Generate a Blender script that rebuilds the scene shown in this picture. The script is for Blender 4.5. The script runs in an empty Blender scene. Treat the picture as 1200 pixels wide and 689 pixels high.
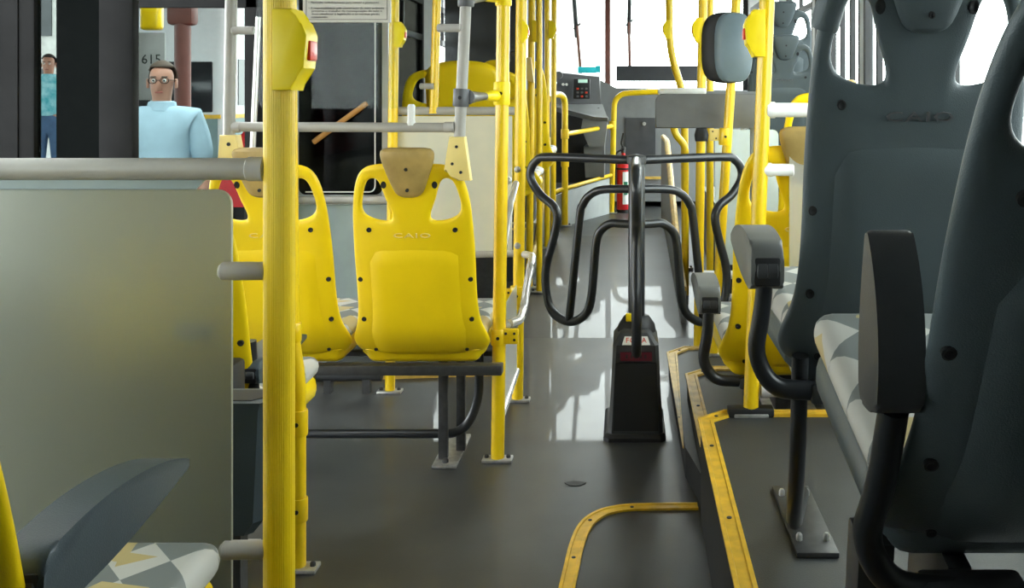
import bpy, bmesh, math, random
from mathutils import Vector, Matrix
random.seed(7)
PI = math.pi
scn = bpy.context.scene
COL = scn.collection

# ------------------------------------------------------------------ camera, world, light, exposure
F, CX, CY, EYE = 1150.0, 735.0, 113.0, 1.28       # focal length (px), axis point in the 1200x689 frame, eye height
cam = bpy.data.cameras.new('camera'); camo = bpy.data.objects.new('camera', cam); COL.objects.link(camo)
camo.location = (0, 0, EYE); camo.rotation_euler = (PI/2, 0, 0)
cam.sensor_width = 36; cam.lens = F/1200*36; cam.clip_start = 0.02
cam.shift_x = (600-CX)/1200; cam.shift_y = -(344.5-CY)/1200
scn.camera = camo
w = bpy.data.worlds.new('overcast_sky'); scn.world = w; w.use_nodes = True
bgn = w.node_tree.nodes['Background']; bgn.inputs[0].default_value = (0.93, 0.99, 1.0, 1); bgn.inputs[1].default_value = 9.0
sun = bpy.data.lights.new('hazy_sun', 'SUN'); sun.energy = 5.0; sun.angle = math.radians(85); sun.color = (1.0, 0.98, 0.93)
suno = bpy.data.objects.new('hazy_sun', sun); COL.objects.link(suno); suno.rotation_euler = (math.radians(-62), 0, math.radians(-6))   # low hazy sun ahead of the bus
scn.view_settings.view_transform = 'Standard'; scn.view_settings.look = 'None'
scn.view_settings.exposure = 0.5; scn.view_settings.gamma = 1; scn.view_settings.use_curve_mapping = False

def P(px, py, d): return Vector(((px-CX)*d/F, d, EYE-(py-CY)*d/F))      # pixel + distance -> point
def PZ(px, py, z):                                                     # pixel on the horizontal plane z
    return P(px, py, (EYE-z)*F/(py-CY))

# ------------------------------------------------------------------ materials
MATS = {}
def mat(name, col, rough=0.5, metal=0.0, var=0.08, scale=12, bump=0.0, bscale=200, spec=0.5, coat=0.0, trans=0.0, ior=1.45, emit=None, dirt=None, detail=4):
    m = bpy.data.materials.new(name); m.use_nodes = True; nt = m.node_tree; b = nt.nodes['Principled BSDF']
    b.inputs['Roughness'].default_value = rough; b.inputs['Metallic'].default_value = metal
    b.inputs['Specular IOR Level'].default_value = spec; b.inputs['Coat Weight'].default_value = coat
    b.inputs['Transmission Weight'].default_value = trans; b.inputs['IOR'].default_value = ior
    tc = nt.nodes.new('ShaderNodeTexCoord')
    n = nt.nodes.new('ShaderNodeTexNoise'); n.inputs['Scale'].default_value = scale; n.inputs['Detail'].default_value = detail
    nt.links.new(tc.outputs['Object'], n.inputs['Vector'])
    r = nt.nodes.new('ShaderNodeValToRGB'); nt.links.new(n.outputs['Fac'], r.inputs[0])
    c = Vector(col)
    a = dirt if dirt else [x*(1-var) for x in c]
    r.color_ramp.elements[0].color = (*a, 1); r.color_ramp.elements[1].color = (*[min(1, x*(1+var)) for x in c], 1)
    r.color_ramp.elements[0].position = 0.3; r.color_ramp.elements[1].position = 0.65
    nt.links.new(r.outputs[0], b.inputs['Base Color'])
    if bump:
        n2 = nt.nodes.new('ShaderNodeTexNoise'); n2.inputs['Scale'].default_value = bscale
        nt.links.new(tc.outputs['Object'], n2.inputs['Vector'])
        bp = nt.nodes.new('ShaderNodeBump'); bp.inputs['Strength'].default_value = bump; bp.inputs['Distance'].default_value = 0.002
        nt.links.new(n2.outputs['Fac'], bp.inputs['Height']); nt.links.new(bp.outputs[0], b.inputs['Normal'])
    if emit:
        b.inputs['Emission Color'].default_value = (*emit[0], 1); b.inputs['Emission Strength'].default_value = emit[1]
    MATS[name] = m
    return m
def glass(name, tint, gloss=0.08, grough=0.02):
    m = bpy.data.materials.new(name); m.use_nodes = True; nt = m.node_tree
    for n in list(nt.nodes): nt.nodes.remove(n)
    o = nt.nodes.new('ShaderNodeOutputMaterial'); mx = nt.nodes.new('ShaderNodeMixShader')
    t = nt.nodes.new('ShaderNodeBsdfTransparent'); t.inputs[0].default_value = (*tint, 1)
    g = nt.nodes.new('ShaderNodeBsdfGlossy'); g.inputs['Roughness'].default_value = grough
    nz = nt.nodes.new('ShaderNodeTexNoise'); nz.inputs['Scale'].default_value = 6
    mm = nt.nodes.new('ShaderNodeMath'); mm.operation = 'MULTIPLY'; mm.inputs[1].default_value = gloss*2
    nt.links.new(nz.outputs['Fac'], mm.inputs[0]); nt.links.new(mm.outputs[0], mx.inputs[0])
    nt.links.new(t.outputs[0], mx.inputs[1]); nt.links.new(g.outputs[0], mx.inputs[2]); nt.links.new(mx.outputs[0], o.inputs[0])
    MATS[name] = m; return m

YEL = mat('yellow_seat_plastic', (0.88, 0.61, 0.004), 0.38, var=0.04, scale=5, bump=0.15, bscale=500)
YPOLE = mat('yellow_pole_paint', (0.84, 0.55, 0.006), 0.32, var=0.07, scale=9, coat=0.2)
YRIB = mat('yellow_ribbed_grip', (0.86, 0.58, 0.006), 0.42, var=0.06, scale=9)
YBOX = mat('bright_yellow_plastic', (0.94, 0.70, 0.004), 0.4, var=0.03)
YCLAMP = mat('pale_yellow_plastic', (0.78, 0.60, 0.20), 0.45, var=0.05)
KHAKI = mat('worn_khaki_plastic', (0.36, 0.245, 0.075), 0.45, var=0.18, scale=18, bump=0.2)
GSEAT = mat('slate_seat_plastic', (0.075, 0.096, 0.104), 0.42, var=0.08, scale=6, bump=0.3, bscale=600)
GDARK = mat('charcoal_plastic', (0.045, 0.047, 0.05), 0.45, var=0.1, bump=0.2, bscale=500)
GARM = mat('slate_armrest_rubber', (0.050, 0.068, 0.080), 0.4, var=0.08, bump=0.25, bscale=600)
GARM2 = mat('grey_armrest_rubber', (0.13, 0.135, 0.13), 0.5, var=0.08, bump=0.25, bscale=600)
DOORM = mat('black_door_frame', (0.010, 0.010, 0.010), 0.6, spec=0.12, var=0.2)
BLACK = mat('black_rubber', (0.012, 0.012, 0.013), 0.55, var=0.2)
TURN = mat('graphite_painted_steel', (0.018, 0.020, 0.023), 0.32, var=0.1, coat=0.05)
GPOLE = mat('grey_painted_pole', (0.36, 0.34, 0.30), 0.35, var=0.07)
GCLAMP = mat('grey_plastic_clamp', (0.42, 0.40, 0.37), 0.4, var=0.05)
GCLAMPD = mat('dark_grey_clamp', (0.10, 0.10, 0.105), 0.4)
WHITEP = mat('white_plastic', (0.75, 0.74, 0.70), 0.4, var=0.04)
STEEL = mat('worn_steel', (0.45, 0.44, 0.42), 0.4, metal=0.7, var=0.2, scale=40)
STEELD = mat('dark_steel', (0.05, 0.05, 0.05), 0.45, metal=0.3, var=0.2, scale=40)
FLOOR = mat('grey_rubber_floor', (0.031, 0.032, 0.031), 0.44, var=0.3, scale=3.5, bump=0.12, bscale=220, detail=8, spec=0.8, coat=0.15)
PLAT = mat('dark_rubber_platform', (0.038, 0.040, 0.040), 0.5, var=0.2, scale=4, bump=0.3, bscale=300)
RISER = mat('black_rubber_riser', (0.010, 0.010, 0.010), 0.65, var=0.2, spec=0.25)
STRIP = mat('yellow_step_edging', (0.72, 0.43, 0.02), 0.45, var=0.12, scale=25, dirt=(0.58, 0.34, 0.02))
STRIP2 = mat('worn_yellow_edging', (0.60, 0.40, 0.09), 0.45, var=0.15, scale=25, dirt=(0.48, 0.30, 0.06))
WALLG = mat('pale_grey_panel', (0.42, 0.44, 0.43), 0.45, var=0.05)
WALLGREEN = mat('grey_green_panel', (0.28, 0.34, 0.33), 0.4, var=0.06)
WALLD = mat('dark_trim_panel', (0.03, 0.032, 0.034), 0.45, var=0.1)
CEILM = mat('white_ceiling', (0.55, 0.55, 0.53), 0.5, var=0.03)
CREAM = mat('cream_panel', (0.60, 0.56, 0.42), 0.4, var=0.05, scale=3, dirt=(0.45, 0.47, 0.40))
CONS = mat('grey_console', (0.17, 0.175, 0.175), 0.5, var=0.06, bump=0.2)
DASH = mat('black_dashboard', (0.022, 0.022, 0.024), 0.5, var=0.15)
RED = mat('red_paint', (0.60, 0.015, 0.02), 0.3, var=0.05)
REDS = mat('red_button', (0.75, 0.05, 0.02), 0.35, var=0.05)
WPAPER = mat('white_paper', (0.8, 0.8, 0.76), 0.6, var=0.03)
SIGNM = mat('printed_notice', (0.58, 0.55, 0.48), 0.5, var=0.05)
INK = mat('black_ink', (0.02, 0.02, 0.02), 0.6)
TEAL = mat('turquoise_paper', (0.02, 0.55, 0.62), 0.6, var=0.05)
LCD = mat('lit_display', (0.3, 0.45, 0.38), 0.4, emit=((0.45, 0.7, 0.58), 0.5))
LEDW = mat('red_counter_window', (0.16, 0.03, 0.045), 0.25, var=0.1)
LED = mat('dark_counter_digits', (0.03, 0.012, 0.014), 0.4)
BRONZE = mat('brown_pillar', (0.16, 0.05, 0.035), 0.5)
CHROME = mat('bright_rail', (0.62, 0.60, 0.57), 0.25, metal=0.55, var=0.1)
CURT = mat('blue_grey_curtain', (0.10, 0.12, 0.19), 0.8)
ROAD = mat('asphalt', (0.18, 0.18, 0.18), 0.8, var=0.2, scale=2)
BWHITE = mat('white_bus_paint', (0.75, 0.77, 0.77), 0.35, var=0.03)
BGREEN = mat('teal_grey_bus_paint', (0.17, 0.25, 0.25), 0.4, var=0.06)
DGLASS = mat('dark_tinted_glass', (0.02, 0.022, 0.024), 0.12, var=0.3, scale=3)
CONC = mat('weathered_concrete', (0.33, 0.32, 0.30), 0.8, var=0.15, scale=3)
DCONC = mat('dark_street_wall', (0.05, 0.055, 0.055), 0.8, var=0.25, scale=2)
SKIN = mat('skin', (0.50, 0.25, 0.17), 0.5, var=0.06)
SHIRT = mat('light_blue_shirt', (0.42, 0.58, 0.68), 0.8, var=0.06)
TSHIRT = mat('turquoise_print_shirt', (0.30, 0.52, 0.56), 0.8, var=0.5, scale=14, dirt=(0.05, 0.42, 0.50))
JEANS = mat('blue_jeans', (0.07, 0.13, 0.24), 0.8, var=0.15)
HAIRG = mat('grey_brown_hair', (0.10, 0.07, 0.05), 0.7)
HAIRD = mat('dark_hair', (0.03, 0.02, 0.015), 0.6)
FROST = mat('frosted_acrylic', (0.44, 0.46, 0.39), 0.48, var=0.05, scale=2.5, trans=0.62, ior=1.25)
FROSTC = mat('clear_frosted_acrylic', (0.80, 0.80, 0.72), 0.35, var=0.04, scale=3, trans=0.7, ior=1.2)
GLASSC = glass('clear_glass', (0.92, 0.95, 0.94), 0.006)
GLASST = glass('smoked_door_glass', (0.52, 0.56, 0.55), 0.0, 0.03)
GLASSD = glass('dark_tinted_pane', (0.16, 0.16, 0.15), 0.008, 0.1)
GLASSW = glass('window_glass', (0.93, 0.96, 0.95), 0.04)

# stop-button grip ribs
def _ribs():
    nt = YRIB.node_tree; b = nt.nodes['Principled BSDF']
    tc = nt.nodes.new('ShaderNodeTexCoord'); sx = nt.nodes.new('ShaderNodeSeparateXYZ'); nt.links.new(tc.outputs['Object'], sx.inputs[0])
    at = nt.nodes.new('ShaderNodeMath'); at.operation = 'ARCTAN2'; nt.links.new(sx.outputs[0], at.inputs[0]); nt.links.new(sx.outputs[1], at.inputs[1])
    mu = nt.nodes.new('ShaderNodeMath'); mu.operation = 'MULTIPLY'; mu.inputs[1].default_value = 44; nt.links.new(at.outputs[0], mu.inputs[0])
    sn = nt.nodes.new('ShaderNodeMath'); sn.operation = 'SINE'; nt.links.new(mu.outputs[0], sn.inputs[0])
    bp = nt.nodes.new('ShaderNodeBump'); bp.inputs['Strength'].default_value = 0.5; bp.inputs['Distance'].default_value = 0.0012
    nt.links.new(sn.outputs[0], bp.inputs['Height']); nt.links.new(bp.outputs[0], b.inputs['Normal'])
_ribs()
# checked upholstery: big overlapping diamonds of white, grey, yellow
def upholstery():
    m = bpy.data.materials.new('checked_upholstery'); m.use_nodes = True; nt = m.node_tree; b = nt.nodes['Principled BSDF']
    tc = nt.nodes.new('ShaderNodeTexCoord'); mp = nt.nodes.new('ShaderNodeMapping'); mp.inputs['Rotation'].default_value = (0, 0, PI/4)
    nt.links.new(tc.outputs['Object'], mp.inputs[0])
    c1 = nt.nodes.new('ShaderNodeTexChecker'); c1.inputs['Scale'].default_value = 13; nt.links.new(mp.outputs[0], c1.inputs[0])
    c1.inputs[1].default_value = (0.50, 0.49, 0.45, 1); c1.inputs[2].default_value = (0.17, 0.185, 0.18, 1)
    v = nt.nodes.new('ShaderNodeTexVoronoi'); v.inputs['Scale'].default_value = 12; nt.links.new(mp.outputs[0], v.inputs[0])
    th = nt.nodes.new('ShaderNodeMath'); th.operation = 'GREATER_THAN'; th.inputs[1].default_value = 0.78
    sx = nt.nodes.new('ShaderNodeSeparateColor'); nt.links.new(v.outputs['Color'], sx.inputs[0]); nt.links.new(sx.outputs[0], th.inputs[0])
    mx = nt.nodes.new('ShaderNodeMix'); mx.data_type = 'RGBA'; nt.links.new(th.outputs[0], mx.inputs[0])
    nt.links.new(c1.outputs[0], mx.inputs[6]); mx.inputs[7].default_value = (0.48, 0.38, 0.17, 1)
    nt.links.new(mx.outputs[2], b.inputs['Base Color']); b.inputs['Roughness'].default_value = 0.55
    return m
CUSH = upholstery()

# ------------------------------------------------------------------ mesh helpers
def fin(name, bm, m, parent=None, smooth=True, loc=None, angle=40):
    bmesh.ops.remove_doubles(bm, verts=bm.verts, dist=1e-6)
    bmesh.ops.recalc_face_normals(bm, faces=bm.faces)
    me = bpy.data.meshes.new(name); bm.to_mesh(me); bm.free()
    return fin_me(name, me, m, parent, smooth, loc, angle)
def fin_me(name, me, m, parent=None, smooth=True, loc=None, angle=40):
    if m is not None:
        me.materials.clear()
        for x in (m if isinstance(m, (list, tuple)) else [m]): me.materials.append(x)
    if smooth:
        me.shade_smooth(); me.set_sharp_from_angle(angle=math.radians(angle))
    o = bpy.data.objects.new(name, me); COL.objects.link(o)
    if loc is not None: o.location = loc
    if parent is not None: o.parent = parent
    return o
def tag(o, label, cat, group=None, kind=None):
    if label: o['label'] = label
    if cat: o['category'] = cat
    if group: o['group'] = group
    if kind: o['kind'] = kind
    return o
def struct(o, label=None, cat=None):
    o['kind'] = 'structure'
    if label: o['label'] = label
    if cat: o['category'] = cat
    return o
def thing(name, label, cat, loc=(0, 0, 0), rz=0, group=None):
    o = bpy.data.objects.new(name, None); COL.objects.link(o); o.location = loc; o.rotation_euler = (0, 0, rz)
    o.empty_display_size = 0.05
    return tag(o, label, cat, group)
def BM(): return bmesh.new()
def box(bm, c, s, bev=0.0, seg=2, rot=None):
    r = bmesh.ops.create_cube(bm, size=1.0); vs = r['verts']
    for v in vs: v.co = Vector((v.co.x*s[0], v.co.y*s[1], v.co.z*s[2]))
    if bev:
        es = list({e for v in vs for e in v.link_edges})
        rb = bmesh.ops.bevel(bm, geom=es, offset=min(bev, min(s)*0.49), segments=seg, affect='EDGES', profile=0.5)
        vs = list({v for f in rb['faces'] for v in f.verts} | {v for v in vs if v.is_valid})
    M = Matrix.Translation(Vector(c)) @ (rot.to_4x4() if rot is not None else Matrix.Identity(4))
    for v in vs: v.co = M @ v.co
    return bm
def box2(bm, a, b, bev=0.0, seg=2):
    a, b = Vector(a), Vector(b)
    return box(bm, (a+b)/2, (abs(b.x-a.x), abs(b.y-a.y), abs(b.z-a.z)), bev, seg)
def fillet(pts, rad, n=6):
    pts = [Vector(p) for p in pts]; out = [pts[0]]
    for i in range(1, len(pts)-1):
        p0, p1, p2 = pts[i-1], pts[i], pts[i+1]
        r = rad[i] if isinstance(rad, (list, tuple)) else rad
        r = min(r, (p0-p1).length*0.48, (p2-p1).length*0.48)
        a = p1+(p0-p1).normalized()*r; c = p1+(p2-p1).normalized()*r
        for k in range(n+1):
            t = k/n; out.append(a*(1-t)**2+p1*2*t*(1-t)+c*t*t)
    out.append(pts[-1]); return out
def smoothpts(pts, n=5):
    pts = [Vector(p) for p in pts]; out = []
    for i in range(len(pts)-1):
        p0 = pts[max(0, i-1)]; p1 = pts[i]; p2 = pts[i+1]; p3 = pts[min(len(pts)-1, i+2)]
        for k in range(n):
            t = k/n
            out.append(0.5*((2*p1)+(p2-p0)*t+(2*p0-5*p1+4*p2-p3)*t*t+(3*p1-p0-3*p2+p3)*t**3))
    out.append(pts[-1]); return out
def tube(bm, pts, r, seg=12, caps=True, close=False):
    pts = [Vector(p) for p in pts]; N = len(pts); rings = []; up = None
    for i, p in enumerate(pts):
        if i == 0: t = pts[1]-pts[0]
        elif i == N-1: t = pts[-1]-pts[-2]
        else: t = (pts[i+1]-pts[i]).normalized()+(pts[i]-pts[i-1]).normalized()
        t.normalize()
        if up is None:
            up = Vector((0, 0, 1)) if abs(t.z) < 0.9 else Vector((0, 1, 0))
        up = (up-t*up.dot(t)).normalized(); sd = t.cross(up)
        rr = r[i] if isinstance(r, (list, tuple)) else r
        rings.append([bm.verts.new(p+(up*math.cos(2*PI*k/seg)+sd*math.sin(2*PI*k/seg))*rr) for k in range(seg)])
    for i in range(N-1):
        for k in range(seg):
            bm.faces.new((rings[i][k], rings[i][(k+1) % seg], rings[i+1][(k+1) % seg], rings[i+1][k]))
    if caps:
        bm.faces.new(rings[0][::-1]); bm.faces.new(rings[-1])
    return bm
def lathe(bm, prof, c=(0, 0, 0), axis='Z', seg=20):
    rings = []
    for (r, h) in prof:
        ring = []
        for k in range(seg):
            a = 2*PI*k/seg; x, y = r*math.cos(a), r*math.sin(a)
            co = {'Z': (x, y, h), 'X': (h, x, y), 'Y': (x, h, y)}[axis]
            ring.append(bm.verts.new(Vector(co)+Vector(c)))
        rings.append(ring)
    for i in range(len(rings)-1):
        for k in range(seg):
            bm.faces.new((rings[i][k], rings[i][(k+1) % seg], rings[i+1][(k+1) % seg], rings[i+1][k]))
    bm.faces.new(rings[0][::-1]); bm.faces.new(rings[-1]); return bm
def prism(bm, poly, h0, h1, plane='XY', bev=0.0, seg=2):
    def mk(p, h): return Vector({'XY': (p[0], p[1], h), 'YZ': (h, p[0], p[1]), 'XZ': (p[0], h, p[1])}[plane])
    a = [bm.verts.new(mk(p, h0)) for p in poly]; b = [bm.verts.new(mk(p, h1)) for p in poly]; n = len(poly)
    fs = [bm.faces.new(a[::-1]), bm.faces.new(b)]
    for i in range(n): fs.append(bm.faces.new((a[i], a[(i+1) % n], b[(i+1) % n], b[i])))
    if bev:
        es = list({e for e in fs[0].edges} | {e for e in fs[1].edges})
        bmesh.ops.bevel(bm, geom=es, offset=bev, segments=seg, affect='EDGES', profile=0.5)
    return bm
def ribbon(bm, pts, w, h, side=1):
    """flat edging: centre path offset to one side, thickness h, on a horizontal surface"""
    pts = [Vector(p) for p in pts]; L, R = [], []
    for i, p in enumerate(pts):
        t1 = (pts[i]-pts[i-1]).normalized() if i else (pts[1]-pts[0]).normalized()
        t2 = (pts[i+1]-pts[i]).normalized() if i < len(pts)-1 else t1
        n1 = Vector((-t1.y, t1.x, 0)); n2 = Vector((-t2.y, t2.x, 0)); n = (n1+n2).normalized(); k = 1/max(0.5, n.dot(n1))
        ww = w[i] if isinstance(w, (list, tuple)) else w
        L.append(p); R.append(p+n*ww*k*side)
    up = Vector((0, 0, h)); rows = []
    for l, r in zip(L, R):
        d = (r-l)
        rows.append([bm.verts.new(q) for q in (l, l+up*0.75, l+d*0.2+up*0.75, l+d*0.24+up*0.45, l+d*0.76+up*0.45, l+d*0.8+up*0.75, r+up*0.75, r)])
    for i in range(len(rows)-1):
        for k in range(8):
            bm.faces.new((rows[i][k], rows[i+1][k], rows[i+1][(k+1) % 8], rows[i][(k+1) % 8]))
    bm.faces.new(rows[0]); bm.faces.new(rows[-1][::-1]); return bm
def bake(o):
    dg = bpy.context.evaluated_depsgraph_get(); me = bpy.data.meshes.new_from_object(o.evaluated_get(dg))
    old = o.data; o.modifiers.clear(); o.data = me; me.name = o.name
    return o
def subsurf(o, lv=2, solid=None, off=0.0):
    if solid:
        s = o.modifiers.new('s', 'SOLIDIFY'); s.thickness = solid; s.offset = off
    m = o.modifiers.new('ss', 'SUBSURF'); m.levels = lv; m.render_levels = lv
    return bake(o)
def text_mesh(body, size, extrude=0.0006, align='CENTER', spacing=1.0):
    c = bpy.data.curves.new('t', 'FONT'); c.body = body; c.size = size; c.extrude = extrude; c.align_x = align; c.align_y = 'CENTER'
    c.space_character = spacing; c.resolution_u = 2
    o = bpy.data.objects.new('t', c); COL.objects.link(o)
    dg = bpy.context.evaluated_depsgraph_get(); dg.update()
    me = bpy.data.meshes.new_from_object(o.evaluated_get(dg)); bpy.data.objects.remove(o); bpy.data.curves.remove(c)
    return me
def text(name, body, size, m, parent, loc, rot=(PI/2, 0, 0), **k):
    o = fin_me(name, text_mesh(body, size, **k), m, parent, smooth=False); o.location = loc; o.rotation_euler = rot; return o
def copy_tree(o, parent=None, label=None, group=None):
    c = o.copy(); COL.objects.link(c); c.parent = parent
    if label: c['label'] = label
    if group: c['group'] = group
    for ch in list(o.children): copy_tree(ch, c)
    return c

# ------------------------------------------------------------------ the bus shell
XL, XR, YB, YF, ZC = -1.45, 1.28, -1.7, 10.4, 2.45
def floor_z(y): return 0.0 if y < 5.2 else (0.2 if y > 7.6 else 0.2*(y-5.2)/2.4)
bm = BM(); prism(bm, [(YB, 0), (5.2, 0), (7.6, 0.2), (YF, 0.2), (YF, -0.12), (YB, -0.12)], XL-0.06, XR+0.06, 'YZ')
floor = struct(fin('floor', bm, FLOOR, smooth=False))
bm = BM(); box2(bm, (XL-0.06, YB-0.06, ZC), (XR+0.06, YF+0.06, ZC+0.06)); struct(fin('ceiling', bm, CEILM, smooth=False))

def wall_with_windows(name, x, y0, y1, wins, zs, zt, side, m):
    """solid band below zs, band above zt, posts between the windows"""
    bm = BM(); t = 0.06*side
    box2(bm, (x, y0, -0.1), (x+t, y1, zs)); box2(bm, (x, y0, zt), (x+t, y1, ZC))
    ys = [y0]+[v for wn in wins for v in wn]+[y1]
    for i in range(0, len(ys), 2):
        if ys[i+1]-ys[i] > 0.005: box2(bm, (x, ys[i], zs), (x+t, ys[i+1], zt))
    return struct(fin(name, bm, m, smooth=False))
WN = [0]
def window(x, y0, y1, z0, z1, side, gm, split=True, bars=0):
    WN[0] += 1
    bm = BM(); t = 0.045; xi = x+0.02*side
    for a, b in (((y0, z0), (y1, z0+t)), ((y0, z1-t), (y1, z1)), ((y0, z0+t), (y0+t, z1-t)), ((y1-t, z0+t), (y1, z1-t))):
        box2(bm, (xi-0.02, a[0], a[1]), (xi+0.02, b[0], b[1]))
    if split:
        zm = z1-0.28; box2(bm, (xi-0.016, y0+t, zm-0.02), (xi+0.016, y1-t, zm+0.02))
        ym = (y0+y1)/2; box2(bm, (xi-0.014, ym-0.015, zm+0.02), (xi+0.014, ym+0.015, z1-t))
    for k in range(bars):
        yb = y0+(y1-y0)*(k+1)/(bars+1); box2(bm, (xi-0.014, yb-0.02, z0+t), (xi+0.014, yb+0.02, z1-t))
    o = struct(fin('window_%d' % WN[0], bm, BLACK, smooth=False))
    bm = BM(); box2(bm, (xi-0.003, y0+t, z0+t), (xi+0.003, y1-t, z1-t)); fin('pane', bm, gm, o, smooth=False)
    return o
# right wall: a row of clear windows
rw = [(1.26, 2.56), (2.64, 3.94), (4.02, 5.32), (5.40, 6.70), (6.78, 7.9)]
wall_with_windows('wall_right', XR, YB, 8.1, rw, 0.95, 2.2, 1, WALLG)
for a, b in rw: window(XR, a, b, 0.95, 2.2, 1, GLASSW, True, 4 if 3.9 < a < 6 else 0)
wall_with_windows('wall_right.001', XR, 8.1, YF, [(8.25, 10.2)], 0.32, 2.2, 1, WALLG)
window(XR, 8.25, 10.2, 0.32, 2.2, 1, GLASSW, False)
# left wall: doorway between y 1.95 and 4.22, windows behind the camera and by the driver
wall_with_windows('wall_left', XL, YB, 1.95, [(0.05, 1.85)], 0.95, 2.2, -1, WALLG)
window(XL, 0.05, 1.85, 0.95, 2.2, -1, GLASSW)
lw2 = [(4.5, 5.7), (5.8, 7.0), (7.3, 8.3), (8.4, 9.9)]
wall_with_windows('wall_left.001', XL, 4.22, YF, lw2, 0.95, 1.98, -1, WALLG)
for i, (a, b) in enumerate(lw2): window(XL, a, b, 0.95, 1.98, -1, GLASSD if i < 2 else GLASSW)
bm = BM(); box2(bm, (XL-0.06, 1.95, 1.98), (XL, 4.22, ZC)); struct(fin('trim_1', bm, WALLD, smooth=False), 'dark header panel over the open doorway')
# rear bulkhead
bm = BM(); box2(bm, (XL, YB-0.06, -0.1), (XR, YB, ZC)); struct(fin('wall_back', bm, WALLG, smooth=False))
# front: apron below the windscreen, dark band, windscreen in two panes with a centre pillar
bm = BM(); box2(bm, (XL, YF, 0.1), (XR, YF+0.06, 1.30)); box2(bm, (XL, YF, 2.38), (XR, YF+0.06, ZC))
struct(fin('wall_front', bm, CONS, smooth=False))
ws = thing('window_21', 'two-pane windscreen with a brown centre pillar', 'window'); ws['kind'] = 'structure'
def pane_q(name, x0, x1):
    bm = BM(); box2(bm, (x0, YF+0.027, 1.30), (x1, YF+0.033, 2.38)); fin(name, bm, GLASSW, ws, smooth=False)
pane_q('pane', XL, -0.24); pane_q('pane', -0.19, XR)
a = P(712, 60, YF)
bm = BM(); box(bm, (a.x, YF+0.03, 1.84), (0.06, 0.05, 1.08), 0.008); fin('centre_pillar', bm, BRONZE, ws)
for s, px in ((0, 649), (1, 1200)):
    bm = BM(); xx = XL+0.02 if s == 0 else XR-0.02
    box(bm, (xx, YF+0.03, 1.84), (0.06, 0.06, 1.08), 0.01); fin('side_pillar', bm, BLACK, ws)

# wheel-arch platform on the right with two steps, each with a worn yellow edging
def platform(name, poly, h, label):
    bm = BM(); prism(bm, poly, 0.0, h, 'XY')
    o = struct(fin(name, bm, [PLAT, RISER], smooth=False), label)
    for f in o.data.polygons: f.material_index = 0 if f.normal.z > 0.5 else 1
    return o
H1, H2, H3 = 0.10, 0.19, 0.30
p3 = platform('floor_platform', [(0.222, YB), (XR, YB), (XR, 3.04), (0.305, 3.04), (0.222, 2.96)], H3, 'high dark platform under the slate seats')
p2 = platform('floor_platform.001', [(0.234, 3.045), (XR, 3.045), (XR, 3.93), (0.34, 3.93), (0.234, 3.82)], H2, 'middle step of the right-hand platform')
p1 = platform('floor_platform.002', [(0.196, 3.3), (0.233, 3.05), (0.233, 3.825), (0.335, 3.935), (XR, 3.935), (XR, 4.6), (0.27, 4.6), (0.190, 4.5)], H1, 'low step of the right-hand platform')
def edging(name, pts, w, z, m, side, label, parent_screws=True, h=0.012):
    bm = BM(); ribbon(bm, [(p[0], p[1], z) for p in pts], w, h, side)
    o = struct(fin(name, bm, m, smooth=False), label)
    for i in range(len(pts)-1):
        a, b = Vector((*pts[i], z)), Vector((*pts[i+1], z)); L = (b-a).length; n = int(L/0.45)
        if not n and L > 0.08: n = 1
        if len(pts) > 9 and i % 9 == 4: n = 1
        d = (b-a).normalized(); nn = Vector((-d.y, d.x, 0))*side
        ww = w if not isinstance(w, (list, tuple)) else w[i]
        for k in range(n):
            q = a+d*L*(k+0.5)/n+nn*ww*0.5
            if q.y < 0.6: continue
            bm = BM(); lathe(bm, [(0.006, 0), (0.006, h*0.62), (0.003, h*0.75)], q, seg=10); fin('screw', bm, STEELD, o)
    return o
edging('trim_2', [(0.213, YB), (0.213, 2.97), (0.30, 3.045), (XR, 3.045)], 0.046, H3, STRIP, -1, 'yellow edging round the highest platform')
edging('trim_3', [(0.226, 3.05), (0.226, 3.83), (0.335, 3.94), (XR, 3.94)], 0.046, H2, STRIP2, -1, 'brownish yellow edging round the middle step')
edging('trim_4', [(0.186, 3.29), (0.181, 4.5), (0.265, 4.605), (XR, 4.605)], [0.004, 0.048, 0.04, 0.03], H1, STRIP2, -1, 'pale tapering yellow edging round the low step')
# edging let into the aisle floor
pp = [PZ(817, 591, 0), PZ(745, 592, 0), PZ(712, 596, 0), PZ(690, 605, 0), PZ(676, 619, 0), PZ(667, 640, 0), PZ(661, 664, 0), PZ(655, 689, 0)]
pp = smoothpts(pp, 4); pp.append(pp[-1]+Vector((-0.03, -0.8, 0)))
edging('trim_5', [(p.x, p.y) for p in pp], 0.043, 0.0, STRIP, 1, 'curved yellow edging let into the dark aisle floor', h=0.009)
# scuff on the floor
a = PZ(674, 567, 0); bm = BM(); prism(bm, [(a.x+0.033*math.cos(t)*(1+0.2*math.sin(3*t)), a.y+0.02*math.sin(t)) for t in [k*PI/8 for k in range(16)]], 0.0, 0.002, 'XY')
fin('scuff_patch', bm, BLACK, floor, smooth=False)

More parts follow.
